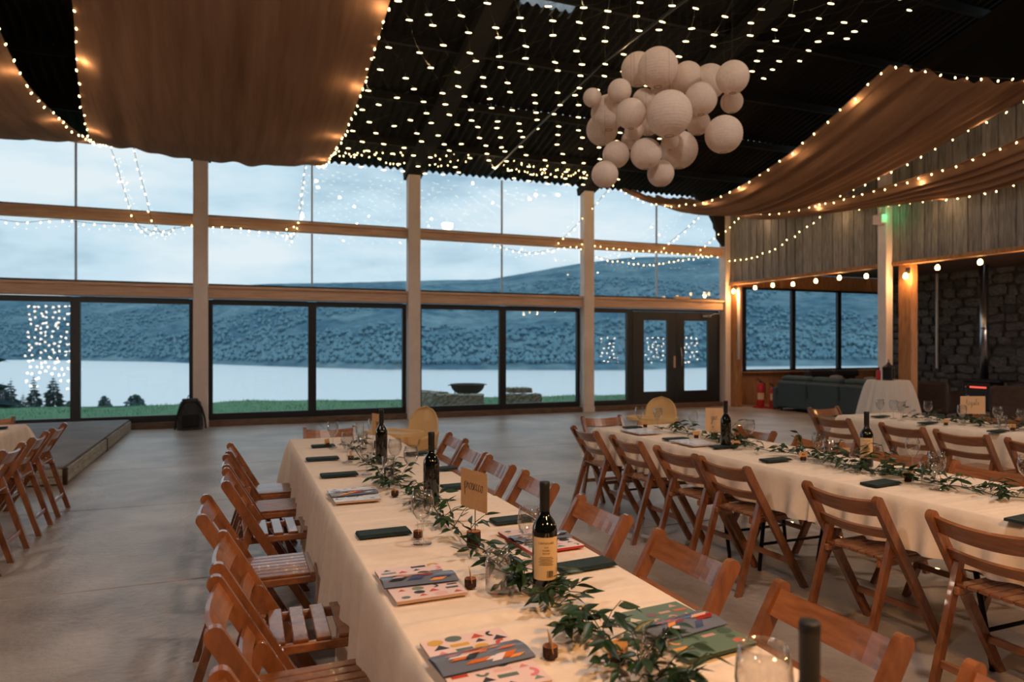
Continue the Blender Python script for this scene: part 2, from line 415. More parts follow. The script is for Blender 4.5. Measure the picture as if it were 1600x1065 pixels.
# roof: corrugated sheets on purlins and rafters
RIDGE_Y, RIDGE_Z = 3.0, 8.15
def roof_z(y): return EAVE+.10+(RIDGE_Z-EAVE-.10)*(1-abs(y-RIDGE_Y)/(14.35-RIDGE_Y))
ceil = struct_root('ceiling')
SKY = [(3.85, 4.7, 7.4, 9.5)]
def sheet(x0, x1, y0, y1, mat, name, dz=0):
    n = max(2, int((x1-x0)/.15)); cols = n*6+1; mb = MB()
    mb.grid(lambda u, v: (x0+(x1-x0)*u, y0+(y1-y0)*v, roof_z(y0+(y1-y0)*v)+.03*sin(2*pi*n*u)+dz), cols, 2)
    return build(name, mb, mat, ceil, True)
rows = [(-8.35, -2.7), (-2.7, 3.0), (3.0, 5.2), (5.2, 7.4), (7.4, 9.5), (9.5, 11.9), (11.9, 14.35)]
for y0, y1 in rows:
    cuts = sorted([(a, b) for a, b, c, d in SKY if c < (y0+y1)/2 < d]); x = -9.0
    segs = []
    for a, b in cuts: segs.append((x, a, 0)); segs.append((a, b, 1)); x = b
    segs.append((x, 11.5, 0))
    for a, b, k in segs: sheet(a-(.0 if not k else .05), b+(.0 if not k else .05), y0-(.12 if y0 > 3.1 else 0), y1, M['skylight'] if k else M['roof'], 'rooflight' if k else 'roof_sheet', .04 if k else .035*(rows.index((y0, y1)) % 2))
for x in CX:
    for s in (1, -1):
        mb = MB(); ye = RIDGE_Y+s*11.1
        mb.bar((x, RIDGE_Y, RIDGE_Z-.30), (x, ye, roof_z(ye)-.28), .16, .34, (1, 0, 0)); struct('rafter', mb, M['rafter'])
for y in [13.2, 11.8, 10.4, 9.0, 7.6, 6.2, 4.8, 3.4, 1.0, -2.0, -5.0]:
    mb = MB(); mb.box((1.25, y, roof_z(y)-.09), (20.4, .07, .13)); struct('purlin', mb, M['rafter'])
# enclosing walls out of view
mb = MB(); mb.prism([(-8.6, 0), (14.3, 0), (14.3, 5.1), (3, 8.1), (-8.6, 5.1)], -9.1, -8.95, 'x'); struct('wall_left', mb, M['wall'])
mb = MB(); mb.box((4, -8.55, 2.6), (26, .1, 5.2)); struct('wall_back', mb, M['wall'])

# gable: vertical larch boards above the opening, one by one
wr = struct_root('wall_right')
y = 13.82; random.seed(11); k = 0
while y > 1.0:
    w_ = random.choice((.11, .12, .13, .15)); top = min(5.25, roof_z(y-w_/2)-.06); z0 = 3.03+random.uniform(-.004, .004)
    mb = MB(); mb.box((0, 0, (top-z0)/2), (.022, w_-.006, top-z0), ch=.003)
    build('board', mb, M['boards'], wr, loc=(XG+random.uniform(-.004, .004)+(.012 if k % 2 else 0), y-w_/2, z0)); y -= w_; k += 1
mb = MB(); mb.prism([(1.0, 3.04), (13.85, 3.04), (13.85, 5.1), (3, 8.0), (1.0, 7.4)], XG+.05, XG+.09, 'x'); build('backing', mb, M['roof'], wr)
mb = MB(); mb.prism([(-8.5, 0), (.99, 0), (.99, 7.3), (-8.5, 5.1)], XG, XG+.08, 'x'); build('end_panel', mb, M['wall'], wr)
mb = MB(); mb.box((XG+.03, 7.4, 2.995), (.16, 12.9, .07), ch=.006); struct('trim_2', mb, M['warmwood'])
# opening posts
mb = MB(); mb.box((11.20, 9.38, 2.72), (.17, .19, 5.44), ch=.01); mb.box((11.2, 9.38, .05), (.28, .3, .02)); struct('steel_post', mb, M['column'])
mb = MB(); mb.box((11.40, 9.07, 1.48), (.17, .26, 2.96), ch=.008); struct('timber_post', mb, M['warmwood'])
mb = MB(); mb.box((11.42, 13.78, 1.48), (.18, .26, 2.96), ch=.008); struct('timber_post', mb, M['warmwood'])
mb = MB(); mb.tube([(11.36, 13.60, 1.15), (11.36, 13.60, 2.9)], .035, 10); struct('trim_3', mb, M['white'], smooth=True)

# lean-to with its own window, boards, ceiling, stone wall
wl = struct_root('wall_leanto')
def boardrow(x0, x1, z0, z1):
    x = x0
    while x < x1-.02:
        w_ = min(.17, x1-x); mb = MB(); mb.box((x+w_/2, 14.12+random.uniform(-.003, .003), (z0+z1)/2), (w_-.006, .03, z1-z0), ch=.003)
        build('board', mb, M['warmwood'], wl); x += w_
boardrow(11.5, 11.9, 0, 3.3); boardrow(11.9, 16.75, 0, .84); boardrow(11.9, 16.75, 2.96, 3.34); boardrow(16.75, 17.0, 0, 3.3)
w5 = struct_root('window_6', (14.3, YW, 0))
for a, b in ((-2.4, -.80), (-.80, .78), (.78, 2.36)):
    mb = MB(); mb.box((a+.03, -.03, 1.9), (.06, .08, 2.12)); mb.box((b-.03, -.03, 1.9), (.06, .08, 2.12)); mb.box(((a+b)/2, -.03, 2.93), (b-a, .08, .05)); mb.box(((a+b)/2, -.03, .86), (b-a, .08, .05)); build('frame', mb, M['frame'], w5)
    mb = MB(); mb.box(((a+b)/2, -.02, 1.9), (b-a-.12, .012, 2.05)); build('pane', mb, M['glass'], w5)
mb = MB(); mb.box((14.3, 13.98, .82), (4.9, .24, .04), ch=.006); struct('window_sill', mb, M['warmwood'])
lc = struct_root('ceiling_leanto')
y = 14.1
while y > -2:
    mb = MB(); mb.box((14.2, y-.1, 3.36), (5.6, .192, .03), ch=.004); build('board', mb, M['darkwood'], lc); y -= .2
    if y < 8: break
mb = MB(); mb.box((14.2, 3, 3.37), (5.6, 9.9, .03)); build('ceiling_panel', mb, M['darkwood'], lc)
ws = struct_root('wall_stone')
mb = MB(); mb.box((17.08, 6, 1.7), (.2, 16.4, 3.4)); build('mortar', mb, M['mortar'], ws)
random.seed(5); STM = []
for k in range(5):
    mb = MB(); vs = []
    for (x, yy, zz) in [(x, yy, zz) for x in (-1, 1) for yy in (-1, 0, 1) for zz in (-1, 0, 1)]:
        r_ = 1-.12*abs(yy)*abs(zz); vs.append((x*.5*(1 if yy == 0 or zz == 0 else .7)+random.uniform(-.1, .1), yy*.5*r_+random.uniform(-.05, .05), zz*.5*r_+random.uniform(-.06, .06)))
    fs = []
    for j in range(2):
        for i in range(2):
            a = j*3+i; fs.append((a, a+1, a+4, a+3)); fs.append((9+a+3, 9+a+4, 9+a+1, 9+a))
    loop = [0, 1, 2, 5, 8, 7, 6, 3]
    for a, b in zip(loop, loop[1:]+loop[:1]): fs.append((b, a, 9+a, 9+b))
    mb.add(vs, fs); STM.append(mb.mesh('stone', M['stone']))
z = 0.02; cnt = 0
while z < 3.2:
    h = random.uniform(.15, .27); y = 14.05
    while y > 9.1 and cnt < 290:
        w_ = random.uniform(.24, .55)
        link('stone', random.choice(STM), ws, (16.98+random.uniform(-.03, .01), y-w_/2, z+h/2+random.uniform(-.03, .03)), (random.uniform(-.16, .16), 0, 0), (.13, w_*random.uniform(.82, 1.0), h*random.uniform(.75, 1.02))); y -= w_; cnt += 1
    z += h
mb = MB(); mb.box((14.2, -2.0, 1.7), (5.8, .1, 3.4)); struct('wall_leanto_end', mb, M['wall'])
mb = MB(); mb.tube([at_x(1464, 575, 16.85), at_x(1464, 425, 16.85)], .03, 8); struct('trim_4', mb, M['white'], smooth=True)

# ================================================================== OUTSIDE
mb = MB()
def edge_y(x): return interp([(-30, 21), (-8, 20.6), (3, 20.0), (9, 18.8), (30, 17.5)], x)
def lawn(u, v):
    x = -26+56*u; y = 14.3+(edge_y(x)-14.3)*v
    return (x, y, -.05+.03*sin(x*.9+y)+.02*sin(3*x+1.3*y)+.02*sin(y*2-x))
mb.grid(lawn, 90, 16); lw = build('lawn', mb, M['grass'], None, True); lw['kind'] = 'structure'
mb = MB()
mb.grid(lambda u, v: (-26+56*u, edge_y(-26+56*u)+v*45, -.06-8.2*v**.8), 40, 10); o = build('ground_slope', mb, M['slope'], None, True); o['kind'] = 'structure'
random.seed(3); mb = MB()
for k in range(9000):
    x = random.uniform(-9, 12.5); y = 14.5+(edge_y(x)-14.4)*random.random()**.6; hgt = random.uniform(.03, .08); a = random.random()*pi; dx, dy = cos(a)*.008, sin(a)*.008; lx, ly = random.uniform(-.02, .02), random.uniform(-.02, .02); z = -.05+.03*sin(x*.9+y)+.02*sin(3*x+1.3*y)+.02*sin(y*2-x)-.01
    mb.add([(x-dx, y-dy, z), (x+dx, y+dy, z), (x+lx, y+ly, z+hgt)], [(0, 1, 2)])
o = build('grass', mb, M['blade']); tag(o, 'short green grass blades on the lawn outside the windows', 'grass', kind='stuff')
LAKE = -8.0
mb = MB(); mb.box((100, 420, LAKE-.5), (2200, 760, 1.0)); o = build('lake', mb, M['water']); tag(o, 'pale still lake between the lawn and the far hillside', 'lake', kind='structure')
shore = [(-500, 561), (60, 562), (250, 565), (400, 571), (600, 577), (980, 578), (1160, 572), (1400, 571), (2000, 570)]
crest = [(-500, 470), (0, 464), (150, 461), (300, 453), (340, 447), (420, 442), (500, 440), (620, 438), (760, 436), (830, 424), (900, 412), (1000, 405), (1100, 400), (1250, 388), (1450, 380), (2000, 400)]
mb = MB(); random.seed(9)
ph = [(random.uniform(.004, .05), random.uniform(.004, .05), random.random()*6.28, random.uniform(.4, 1.0)) for _ in range(14)]
def hillp(u, v):
    px = -450+2400*u; ws = 9.5*FPX/(interp(shore, px)-539)
    s = at_w(px, 539, ws); s.z = LAKE
    wc = ws+380; c = at_w(px, interp(crest, px), wc)
    if v < .85:
        q = v/.85; p = s.lerp(c, q); p.z = LAKE+(c.z-LAKE)*(q**.82)
    else:
        q = (v-.85)/.15; p = at_w(px, 539, wc+q*400); p.z = c.z*(1-q)-20*q
    n = sum(a*sin(fx*p.x+fy*p.y+f0) for fx, fy, f0, a in ph)
    p.z += n*1.0*min(1, v*6)*(1 if v < .8 else .25)
    p.z += (sin(p.x*.21+3*sin(p.y*.13))*sin(p.y*.25+2*sin(p.x*.17)))*1.6*max(0, min(1, v*8))*(1 if v < .6 else .1)
    return p
mb.grid(hillp, 260, 70); o = build('hillside', mb, M['hill'], None, True); tag(o, 'wooded haze-blue hillside across the lake', 'hill', kind='structure')
random.seed(14); mb = MB()
for k in range(17000):
    u, v = random.random(), random.random()**1.4*.5+.01
    p = hillp(u, v); d = sin(p.x*.03+2*sin(p.y*.02))+sin(p.y*.045+p.x*.012)
    if d < -.55 and v > .12: continue
    h = random.uniform(1.2, 3.0)*(1.1-.5*v); r_ = h*random.uniform(.35, .6); a0 = random.random()*6
    ring = [(p.x+r_*cos(a0+i*2*pi/5), p.y+r_*sin(a0+i*2*pi/5), p.z+h*.42) for i in range(5)]
    mb.add([(p.x, p.y, p.z-.5)]+ring+[(p.x, p.y, p.z+h)], [(0, 1+(i+1) % 5, 1+i) for i in range(5)]+[(1+i, 1+(i+1) % 5, 6) for i in range(5)])
M['forest'] = pmat('haze_tinted_forest', (.14, .27, .35, 1), 1.0, (.21, .35, .41, 1), .04, spec=0.0)  # blue of the distant haze is mixed into the tree colour
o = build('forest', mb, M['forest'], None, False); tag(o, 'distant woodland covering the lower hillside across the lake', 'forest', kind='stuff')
for px, py, sc_ in ((140, 556, 3.0), (225, 545, 2.4), (285, 480, 2.0), (832, 540, 2.6), (800, 537, 2.0)):
    q = at_w(px, py, 9.5*FPX/(interp(shore, px)-539)+(563-py)*5+6); T = thing('cottage', {140: 'tiny white cottage low on the far shore in the first window', 225: 'tiny white cottage amid trees in the first window', 285: 'tiny white cottage high on the hill in the first window', 832: 'tiny white cottage on the far shore in the third window, right one', 800: 'tiny white cottage on the far shore in the third window, left one'}[px], 'house', (q.x, q.y, q.z-.5), random.random()*3, 'white cottages across the lake')
    mb = MB(); mb.box((0, 0, sc_*.4), (sc_*1.8, sc_, sc_*.9)); build('wall', mb, M['white'], T); mb = MB(); mb.prism([(-sc_*.6, sc_*.85), (sc_*.6, sc_*.85), (0, sc_*1.4)], -sc_*.95, sc_*.95, 'x'); build('roof', mb, M['bagdark'], T)
def conifer(loc, h, r, label, seed, dens=26):
    rnd = random.Random(seed); T = thing('conifer', label, 'tree', loc, 0, 'conifers beyond the lawn')
    mb = MB(); mb.tube([(0, 0, 0), (0, 0, h*.95)], [r*.07, r*.01], 6); build('trunk', mb, M['trunk'], T)
    mb = MB()
    for i in range(dens):
        f = i/(dens-1); zz = h*(.08+.9*f); rr = r*(1-f)**.85+.03*r
        for k in range(9):
            a = k*2*pi/9+rnd.random(); L = rr*rnd.uniform(.65, 1.15); dz = -L*rnd.uniform(.1, .5); wv = L*.28
            c, s_ = cos(a), sin(a)
            mb.add([(0, 0, zz), (c*L*.6-s_*wv, s_*L*.6+c*wv, zz+dz*.5-.02), (c*L, s_*L, zz+dz), (c*L*.6+s_*wv, s_*L*.6-c*wv, zz+dz*.5-.02)], [(0, 1, 2), (0, 2, 3)])
            mb.add([(c*L*.2, s_*L*.2, zz+.1*L), (c*L*.95, s_*L*.95, zz+dz*.8), (c*L*.5, s_*L*.5, zz+dz-.12*L)], [(0, 1, 2)])
    build('foliage', mb, M['conifer'], T)
def base_at(px, w, ztop_py, zbase):
    p = at_w(px, ztop_py, w); return Vector((p.x, p.y, zbase)), p.z-zbase
for i, (px, py, w, r, lb) in enumerate((
        (4, 596, 44, 1.9, 'dark bushy conifer at the left edge beyond the lawn'), (17, 589, 42, 1.3, 'narrow spired conifer second from the left edge beyond the lawn'),
        (36, 612, 40, 1.0, 'short rounded conifer between taller ones beyond the lawn'), (53, 583, 43, 1.1, 'slim conifer behind the reflected fairy lights'),
        (83, 584, 41, 1.6, 'broad dark conifer nearest the black window mullion'))):
    p, h = base_at(px, w, py, -4.6); conifer((p.x, p.y, -4.6), h, r, lb, i+20)
T = at_w(-112, 300, 30); conifer((T.x, T.y, -2.5), 11.5, 3.4, 'large dark conifer whose branches reach in at the left window edge', 40, 34)
def bush(px, py, w, hw, label, seed):
    rnd = random.Random(seed); p = at_w(px, py, w); zb = -3.0; T = thing('shrub', label, 'shrub', (p.x, p.y, zb), 0, 'shrubs below the lawn edge'); h = p.z-zb; rw = hw*w/FPX; mb = MB()
    for k in range(420):
        a, b = rnd.random()*2*pi, rnd.random()*pi/2; R = rnd.uniform(.7, 1.0)
        c = Vector((cos(a)*cos(b)*rw*R, sin(a)*cos(b)*rw*R, h*(.45+.55*sin(b)*R))); s_ = rw*.16
        d1 = Vector((rnd.uniform(-1, 1), rnd.uniform(-1, 1), rnd.uniform(-1, 1)))*s_; d2 = Vector((rnd.uniform(-1, 1), rnd.uniform(-1, 1), rnd.uniform(-1, 1)))*s_
        mb.add([c-d1, c+d2, c+d1, c-d2], [(0, 1, 2, 3)])
    build('foliage', mb, M['bush'], T); mb = MB(); mb.tube([(0, 0, 0), (0, 0, h*.6)], [.15, .05], 5); build('trunk', mb, M['trunk'], T)
bush(163, 619, 34, 13, 'faint small shrub left of the rounded one at the lawn edge', 1); bush(211, 617, 32, 20, 'rounded shrub at the lawn edge left of the backpack', 2); bush(108, 626, 33, 9, 'low shrub beside the black window mullion', 3)

# hay bales and fire bowl on the lawn
def bale(p, rz, label, dz=0.0, d=(1.15, .5, .33), seed=0):
    rnd = random.Random(seed); T = thing('hay_bale', label, 'hay bale', (p[0], p[1], p[2]), rz, 'hay bales on the lawn'); mb = MB(); n = 16
    def side(P): mb.grid(lambda u, v: P(u, v), n, 8)
    hx, hy, hz = d[0]/2, d[1]/2, d[2]
    J = lambda: rnd.uniform(-.022, .022)
    for s_ in (-1, 1):
        side(lambda u, v: (-hx+2*hx*u, s_*(hy+J()), hz*v)); side(lambda u, v: (s_*(hx+J()), -hy+2*hy*u, hz*v))
    side(lambda u, v: (-hx+2*hx*u, -hy+2*hy*v, hz+J()))
    for k in range(260):
        x, y, z = rnd.uniform(-hx, hx), rnd.choice((-hy, hy)), rnd.uniform(0, hz)
        if rnd.random() < .4: y = rnd.uniform(-hy, hy); z = hz
        a = Vector((rnd.uniform(-1, 1), rnd.uniform(-1, 1), rnd.uniform(-.6, 1))).normalized()*.07
        mb.add([(x, y, z), (x+.008, y, z+.008), (x+a.x, y+a.y, max(0, z+a.z))], [(0, 1, 2)])
    build('straw_block', mb, M['hay'], T)
    for x in (-.28, .28):
        mb = MB(); q = .006; mb.tube([(x, -hy-q, 0), (x, -hy-q, hz+q), (x, hy+q, hz+q), (x, hy+q, 0)], .008, 5); build('twine', mb, M['twine'], T)
GZ = -.06
def lawn_at(px, py): p = at_z(px, py, GZ); return (p.x, p.y, GZ)
p = lawn_at(668, 631); bale(p, -1.2, 'hay bale standing left of the fire bowl by the column', seed=1)
p = lawn_at(719, 637); bale(p, -.36, 'long hay bale lying in front of the fire bowl', seed=2)
p = lawn_at(817, 634); bale(p, -.36, 'lower hay bale right of the fire bowl', seed=3, d=(.92, .5, .30))
p = lawn_at(812, 632.5); bale((p[0], p[1]+.05, GZ+.325), -.2, 'hay bale stacked on top of another one right of the fire bowl', seed=4, d=(.6, .42, .11))
p = at_z(742, 633, GZ); T = thing('fire_bowl', 'black iron fire bowl on legs among the hay bales', 'fire bowl', (p.x, p.y+.6, GZ))
mb = MB(); prof = [(0, .22)]+[(.45*sin(a), .22+.28*(1-cos(a))) for a in [i*pi/2/9 for i in range(1, 10)]]+[(.47, .505), (.47, .525), (.43, .525), (.42, .50)]+[(.41*sin(a), .25+.25*(1-cos(a))) for a in [i*pi/2/8 for i in range(7, 0, -1)]]+[(0, .25)]
mb.lathe(prof, 28); build('bowl', mb, M['iron'], T, True)
for a in (.5, 2.6, 4.7):
    mb = MB(); mb.tube([(.34*cos(a), .34*sin(a), .36), (.40*cos(a), .40*sin(a), 0)], .018, 6); build('leg', mb, M['iron'], T)
for a in (0, pi):
    mb = MB(); mb.tube([(.47*cos(a)+.05*cos(q)*cos(a)+.02*cos(a), .06*sin(q), .50) for q in [i*2*pi/10 for i in range(11)]], .01, 5); build('ring_handle', mb, M['iron'], T)

# ================================================================== LAMPS OUT OF FRAME (overhead fill added to brighten the hall, then warm pendants)
def hall_fill(x, y, z, power, col, label):  # unseen lamp added overhead to lift the light in the hall
    T = thing('added_fill_lamp', label, 'lamp', (x, y, z), 0, 'unseen fill lamps added under the ridge')
    mb = MB(); mb.lathe([(.05, .34), (.09, .30), (.10, .2), (.28, 0), (.275, 0), (.09, .19), (.04, .19)], 24); build('shade', mb, M['blackmetal'], T, True)
    mb = MB(); mb.lathe([(0, .02), (.05, .04), (.07, .09), (.05, .15), (0, .18)], 12); build('bulb', mb, M['bulb'], T, True)
    mb = MB(); mb.tube([(0, 0, .34), (0, 0, max(.4, roof_z(y)-z-.1))], .01, 6); build('cord', mb, M['black'], T)
    l = plight('lamp_light', (0, 0, -.03), power, col, .22, T, radians(176)); return T
hall_fill(-3.6, 1.2, 6.4, 400, (1.0, .84, .74), 'unseen fill lamp added above the left of the hall')
hall_fill(2.2, 1.2, 6.4, 400, (1.0, .84, .74), 'unseen fill lamp added above the middle of the hall')
hall_fill(8.0, 1.2, 6.4, 420, (1.0, .82, .70), 'unseen fill lamp added above the right of the hall')
def pendant(x, y, z, power, label):
    T = thing('pendant_lamp', label, 'lamp', (x, y, z), 0, 'warm pendant lamps behind the camera')
    mb = MB(); mb.lathe([(.02, .22), (.05, .20), (.17, .02), (.17, 0), (.165, 0), (.045, .18)], 20); build('shade', mb, M['blackmetal'], T, True)
    mb = MB(); mb.lathe([(0, .0), (.03, .015), (.04, .05), (.025, .10), (0, .12)], 12); build('bulb', mb, M['festoon'], T, True)
    mb = MB(); mb.tube([(0, 0, .22), (0, 0, roof_z(y)-z-.1)], .008, 6); build('cord', mb, M['black'], T)
    plight('lamp_light', (0, 0, -.03), power, (1.0, .50, .17), .12, T, radians(165))
pendant(-.9, .1, 2.75, 22, 'warm pendant lamp hanging left of the near chairs')
pendant(1.3, -.4, 2.75, 200, 'warm pendant lamp hanging behind the near end of the prosecco table')
pendant(4.6, -.3, 2.75, 130, 'warm pendant lamp hanging behind the near end of the right-hand table')

# ================================================================== FABRIC SWAGS AND FAIRY LIGHTS
def curve(tab):
    """tab of (Y, X, Z) anchor points -> smooth sampler over 0..1 (Catmull-Rom)"""
    P = [Vector((x, y, z)) for y, x, z in tab]
    def f(u):
        n = len(P)-1; s = min(u*n, n-1e-6); i = int(s); t = s-i
        p0, p1, p2, p3 = P[max(i-1, 0)], P[i], P[i+1], P[min(i+2, n)]
        return .5*((2*p1)+(p2-p0)*t+(2*p0-5*p1+4*p2-p3)*t*t+(3*p1-p0-3*p2+p3)*t*t*t)
    return f
def swag(L, R, label, folds, seed, belly=.10, amp=.03):
    rnd = random.Random(seed); fl_, fr_ = curve(L), curve(R)
    ph = [(rnd.uniform(2, folds), rnd.random()*6.28, rnd.uniform(.3, 1)) for _ in range(7)]
    def P(u, v):
        p = fl_(v).lerp(fr_(v), u); e = sin(pi*u)
        p.z += -belly*e+amp*sum(a*sin(2*pi*k*u+f) for k, f, a in ph)*min(1, 4*e)+.012*sin(9*v+5*u)
        return p
    mb = MB(); mb.grid(P, 70, 46); o = build('fabric_swag', mb, M['swag'], None, True)
    tag(o, label, 'fabric', 'fabric swags under the roof'); return fl_, fr_
BULB = MB(); BULB.lathe([(0, -.018), (.008, -.013), (.0105, 0), (.008, .013), (0, .018)], 6)
BULBM = BULB.mesh('bulb', M['bulb'], True)
BULB = MB(); BULB.lathe([(0, -.042), (.007, -.034), (.010, 0), (.007, .034), (0, .042)], 6)
NETM = BULB.mesh('bulb', M['netbulb'], True)
def polylen(pts): return sum((b-a).length for a, b in zip(pts, pts[1:]))
def along(pts, step):
    out = []; acc = step*.5
    for a, b in zip(pts, pts[1:]):
        L = (b-a).length; d = acc
        while d < L: out.append(a.lerp(b, d/L)); d += step
        acc = d-L
    return out
def fairy(pts, label, step=.22, jit=.02, drop=.025, lights=0, power=.5, off=(0, 0, 0), seed=0, sc=1.0):
    rnd = random.Random(seed+len(pts)); T = thing('fairy_light_string', label, 'string lights', pts[0], 0, 'fairy light strings'); o = pts[0]
    mb = MB(); mb.tube([p-o for p in pts], .004, 4); build('wire', mb, M['wire'], T)
    bl = along(pts, step)
    for i, p in enumerate(bl):
        q = p-o+Vector((rnd.uniform(-jit, jit), rnd.uniform(-jit, jit), -drop+rnd.uniform(-jit, jit)))
        link('bulb', BULBM, T, q, (rnd.uniform(-.7, .7), rnd.uniform(-.7, .7), 0), (sc, sc, sc))
    if lights:
        for k in range(lights):
            p = bl[int((k+.5)*len(bl)/lights)]; plight('bulb_light', p-o+Vector(off), power, WARM, .015, T)
    return T
def smp(f, n=40, a=0.0, b=1.0): return [f(a+(b-a)*i/(n-1)) for i in range(n)]
# swag 0: far left, swag 1: centre left, swag 2: right, swag 3: far right against the boards
L0, R0 = swag([(13.7, -5.6, 5.0), (11.5, -5.6, 4.55), (9, -5.6, 4.5), (6.5, -5.6, 5.0), (3.6, -5.6, 6.2)],
              [(13.7, -2.0, 5.0), (11.8, -2.08, 4.58), (9.4, -2.15, 4.42), (7.9, -2.15, 4.72), (5.4, -2.15, 5.7), (3.6, -2.1, 6.4)], 'beige fabric swag at the top left edge of the ceiling', 9, 1, amp=.010)
L1, R1 = swag([(13.7, -2.0, 5.0), (12.4, -1.98, 4.62), (11.0, -1.88, 4.46), (9.6, -1.74, 4.80), (8.5, -1.6, 5.25), (6.4, -1.5, 6.1), (3.6, -1.5, 7.0)],
              [(13.7, 1.4, 5.0), (12.0, 1.40, 4.52), (10.2, 1.40, 4.40), (8.6, 1.40, 4.47), (6.7, 1.40, 4.84), (5.2, 1.40, 5.4), (3.6, 1.4, 6.1)], 'wide beige fabric swag hanging from the left middle of the ceiling', 9, 2, amp=.010)
L2, R2 = swag([(13.7, 8.05, 5.05), (12.3, 8.12, 4.45), (10.5, 8.15, 4.19), (8.6, 8.15, 4.52), (6.8, 8.2, 5.28)],
              [(13.7, 10.0, 5.0), (12.2, 10.1, 4.40), (10.4, 10.2, 4.16), (8.5, 10.3, 4.45), (6.2, 10.8, 5.22)], 'brown draped fabric swag right of the paper lanterns', 10, 3)
L3, R3 = swag([(13.7, 10.4, 4.85), (12.2, 10.45, 4.45), (10.4, 10.5, 4.24), (8.4, 10.5, 4.26), (6.5, 10.5, 4.48), (3.2, 10.5, 5.3)],
              [(13.7, 11.1, 4.75), (12.2, 11.12, 4.38), (10.4, 11.12, 4.19), (8.6, 11.12, 4.03), (6.9, 11.12, 3.98), (3.2, 11.1, 4.6)], 'narrow brown fabric swag against the timber boards at the right edge', 6, 4, .05)
fairy(smp(R0, 50, 0, .9), 'fairy lights along the right hem of the far left swag', .26, lights=5, power=2.2, off=(-.05, 0, -.10), seed=1)
fairy(smp(L1, 50, 0, .9), 'fairy lights along the left hem of the wide middle swag', .24, lights=5, power=2.2, off=(.06, 0, -.10), seed=2)
fairy(smp(R1, 50, 0, .9), 'fairy lights along the right hem of the wide middle swag', .21, lights=6, power=2.6, off=(-.07, 0, -.10), seed=3)
fairy(smp(L2, 50), 'fairy lights along the upper left hem of the brown swag beside the lanterns', .25, lights=6, power=2.6, off=(.05, 0, -.10), seed=4)
fairy(smp(R2, 50), 'fairy lights along the right hem of the brown swag beside the lanterns', .25, lights=5, power=2.6, off=(-.05, 0, -.10), seed=5)
fairy(smp(L3, 50, 0, .9), 'fairy lights along the upper hem of the narrow swag by the boards', .22, lights=4, power=2.2, off=(.05, 0, -.10), seed=6)
fairy(smp(R3, 50, 0, .9), 'fairy lights along the lower hem of the narrow swag by the boards', .22, lights=4, power=2.0, off=(-.07, 0, -.10), seed=7)
fairy([L2(1).lerp(R2(1), i/12)+Vector((0, 0, -.05*sin(pi*i/12))) for i in range(13)], 'fairy lights dangling from the near end of the brown swag', .22, drop=.03, seed=8)
# strings on the window wall (pixel rays met with the wall plane give the real points)
def wallpts(lst, Y=13.85): return [at_y(x, y, Y) for x, y in lst]
def smooth(pts, n=8):
    f = curve([(p.y, p.x, p.z) for p in pts]); return [f(i/(n*(len(pts)-1))) for i in range(n*(len(pts)-1)+1)]
fairy(smooth(wallpts([(0, 343), (40, 347), (90, 343), (150, 349), (215, 352), (245, 362), (300, 352), (355, 354), (400, 360), (445, 365)])), 'fairy lights along the upper beam in the two left bays', .16, seed=10)
fairy(smooth([L1(.02), at_y(180, 250, 13.6), at_y(195, 300, 13.82), at_y(212, 345, 13.85), at_y(232, 366, 13.84), at_y(246, 352, 13.84)]), 'fairy light tail hanging left of the pair under the middle swag', .15, seed=11)
fairy(smooth([at_y(205, 213, 13.5), at_y(216, 262, 13.65), at_y(228, 305, 13.82), at_y(238, 345, 13.85), at_y(258, 367, 13.84), at_y(274, 354, 13.84)]), 'fairy light tail hanging right of the pair under the middle swag', .15, seed=12)
fairy(smooth([at_y(477, 255, 13.82), at_y(472, 300, 13.84), at_y(467, 345, 13.85), at_y(456, 374, 13.84), at_y(448, 356, 13.84), at_y(463, 352, 13.84)]), 'short fairy light tail looped on the beam of the second bay', .13, seed=13)
ev = wallpts([(500, 246), (560, 240), (640, 256), (700, 254), (760, 244), (800, 262), (850, 270), (905, 274), (965, 280)], 13.82)
fairy(smooth(ev), 'fairy lights along the eave between the middle swag and the lanterns', .09, jit=.05, seed=14)
fairy(smooth(wallpts([(520, 233), (600, 238), (690, 243), (765, 236), (820, 255), (920, 270)], 13.6)), 'second thinner fairy light line just above the eave', .12, jit=.06, seed=15)
fairy(smooth([at_y(962, 283, 13.6), at_y(925, 325, 13.82), at_y(890, 362, 13.85), at_y(866, 382, 13.85)]), 'fairy lights slanting down beside the right window column', .17, seed=16)
fairy(smooth(wallpts([(768, 382), (800, 390), (830, 395), (880, 386), (905, 386), (930, 400), (970, 408), (1020, 412), (1070, 404), (1120, 399)])), 'fairy lights swinging below the upper beam in the right bays', .14, seed=17)
fairy(smooth(wallpts([(905, 378), (950, 386), (1000, 390), (1060, 395), (1122, 400)], 13.84)), 'straight fairy light run on the upper beam above the double door', .16, seed=18)
fairy(smooth([at_y(1106, 320, 13.6), at_y(1080, 350, 13.65), at_y(1050, 375, 13.82), at_y(1035, 388, 13.84)]), 'fairy lights slanting across the last upper pane', .16, seed=19)
fairy(smooth([at_x(1167, 320, 11.1), at_x(1150, 345, 11.15), at_y(1122, 366, 13.82), at_y(1095, 388, 13.84)]), 'short fairy light run in front of the rafter haunch', .16, seed=20)
fairy(smooth([at_x(1297, 326, 11.05), at_x(1250, 360, 11.12), at_x(1205, 390, 11.15), at_x(1165, 403, 11.18), at_x(1135, 406, 11.2)]), 'fairy lights sweeping down across the timber boards to the corner', .20, seed=21)
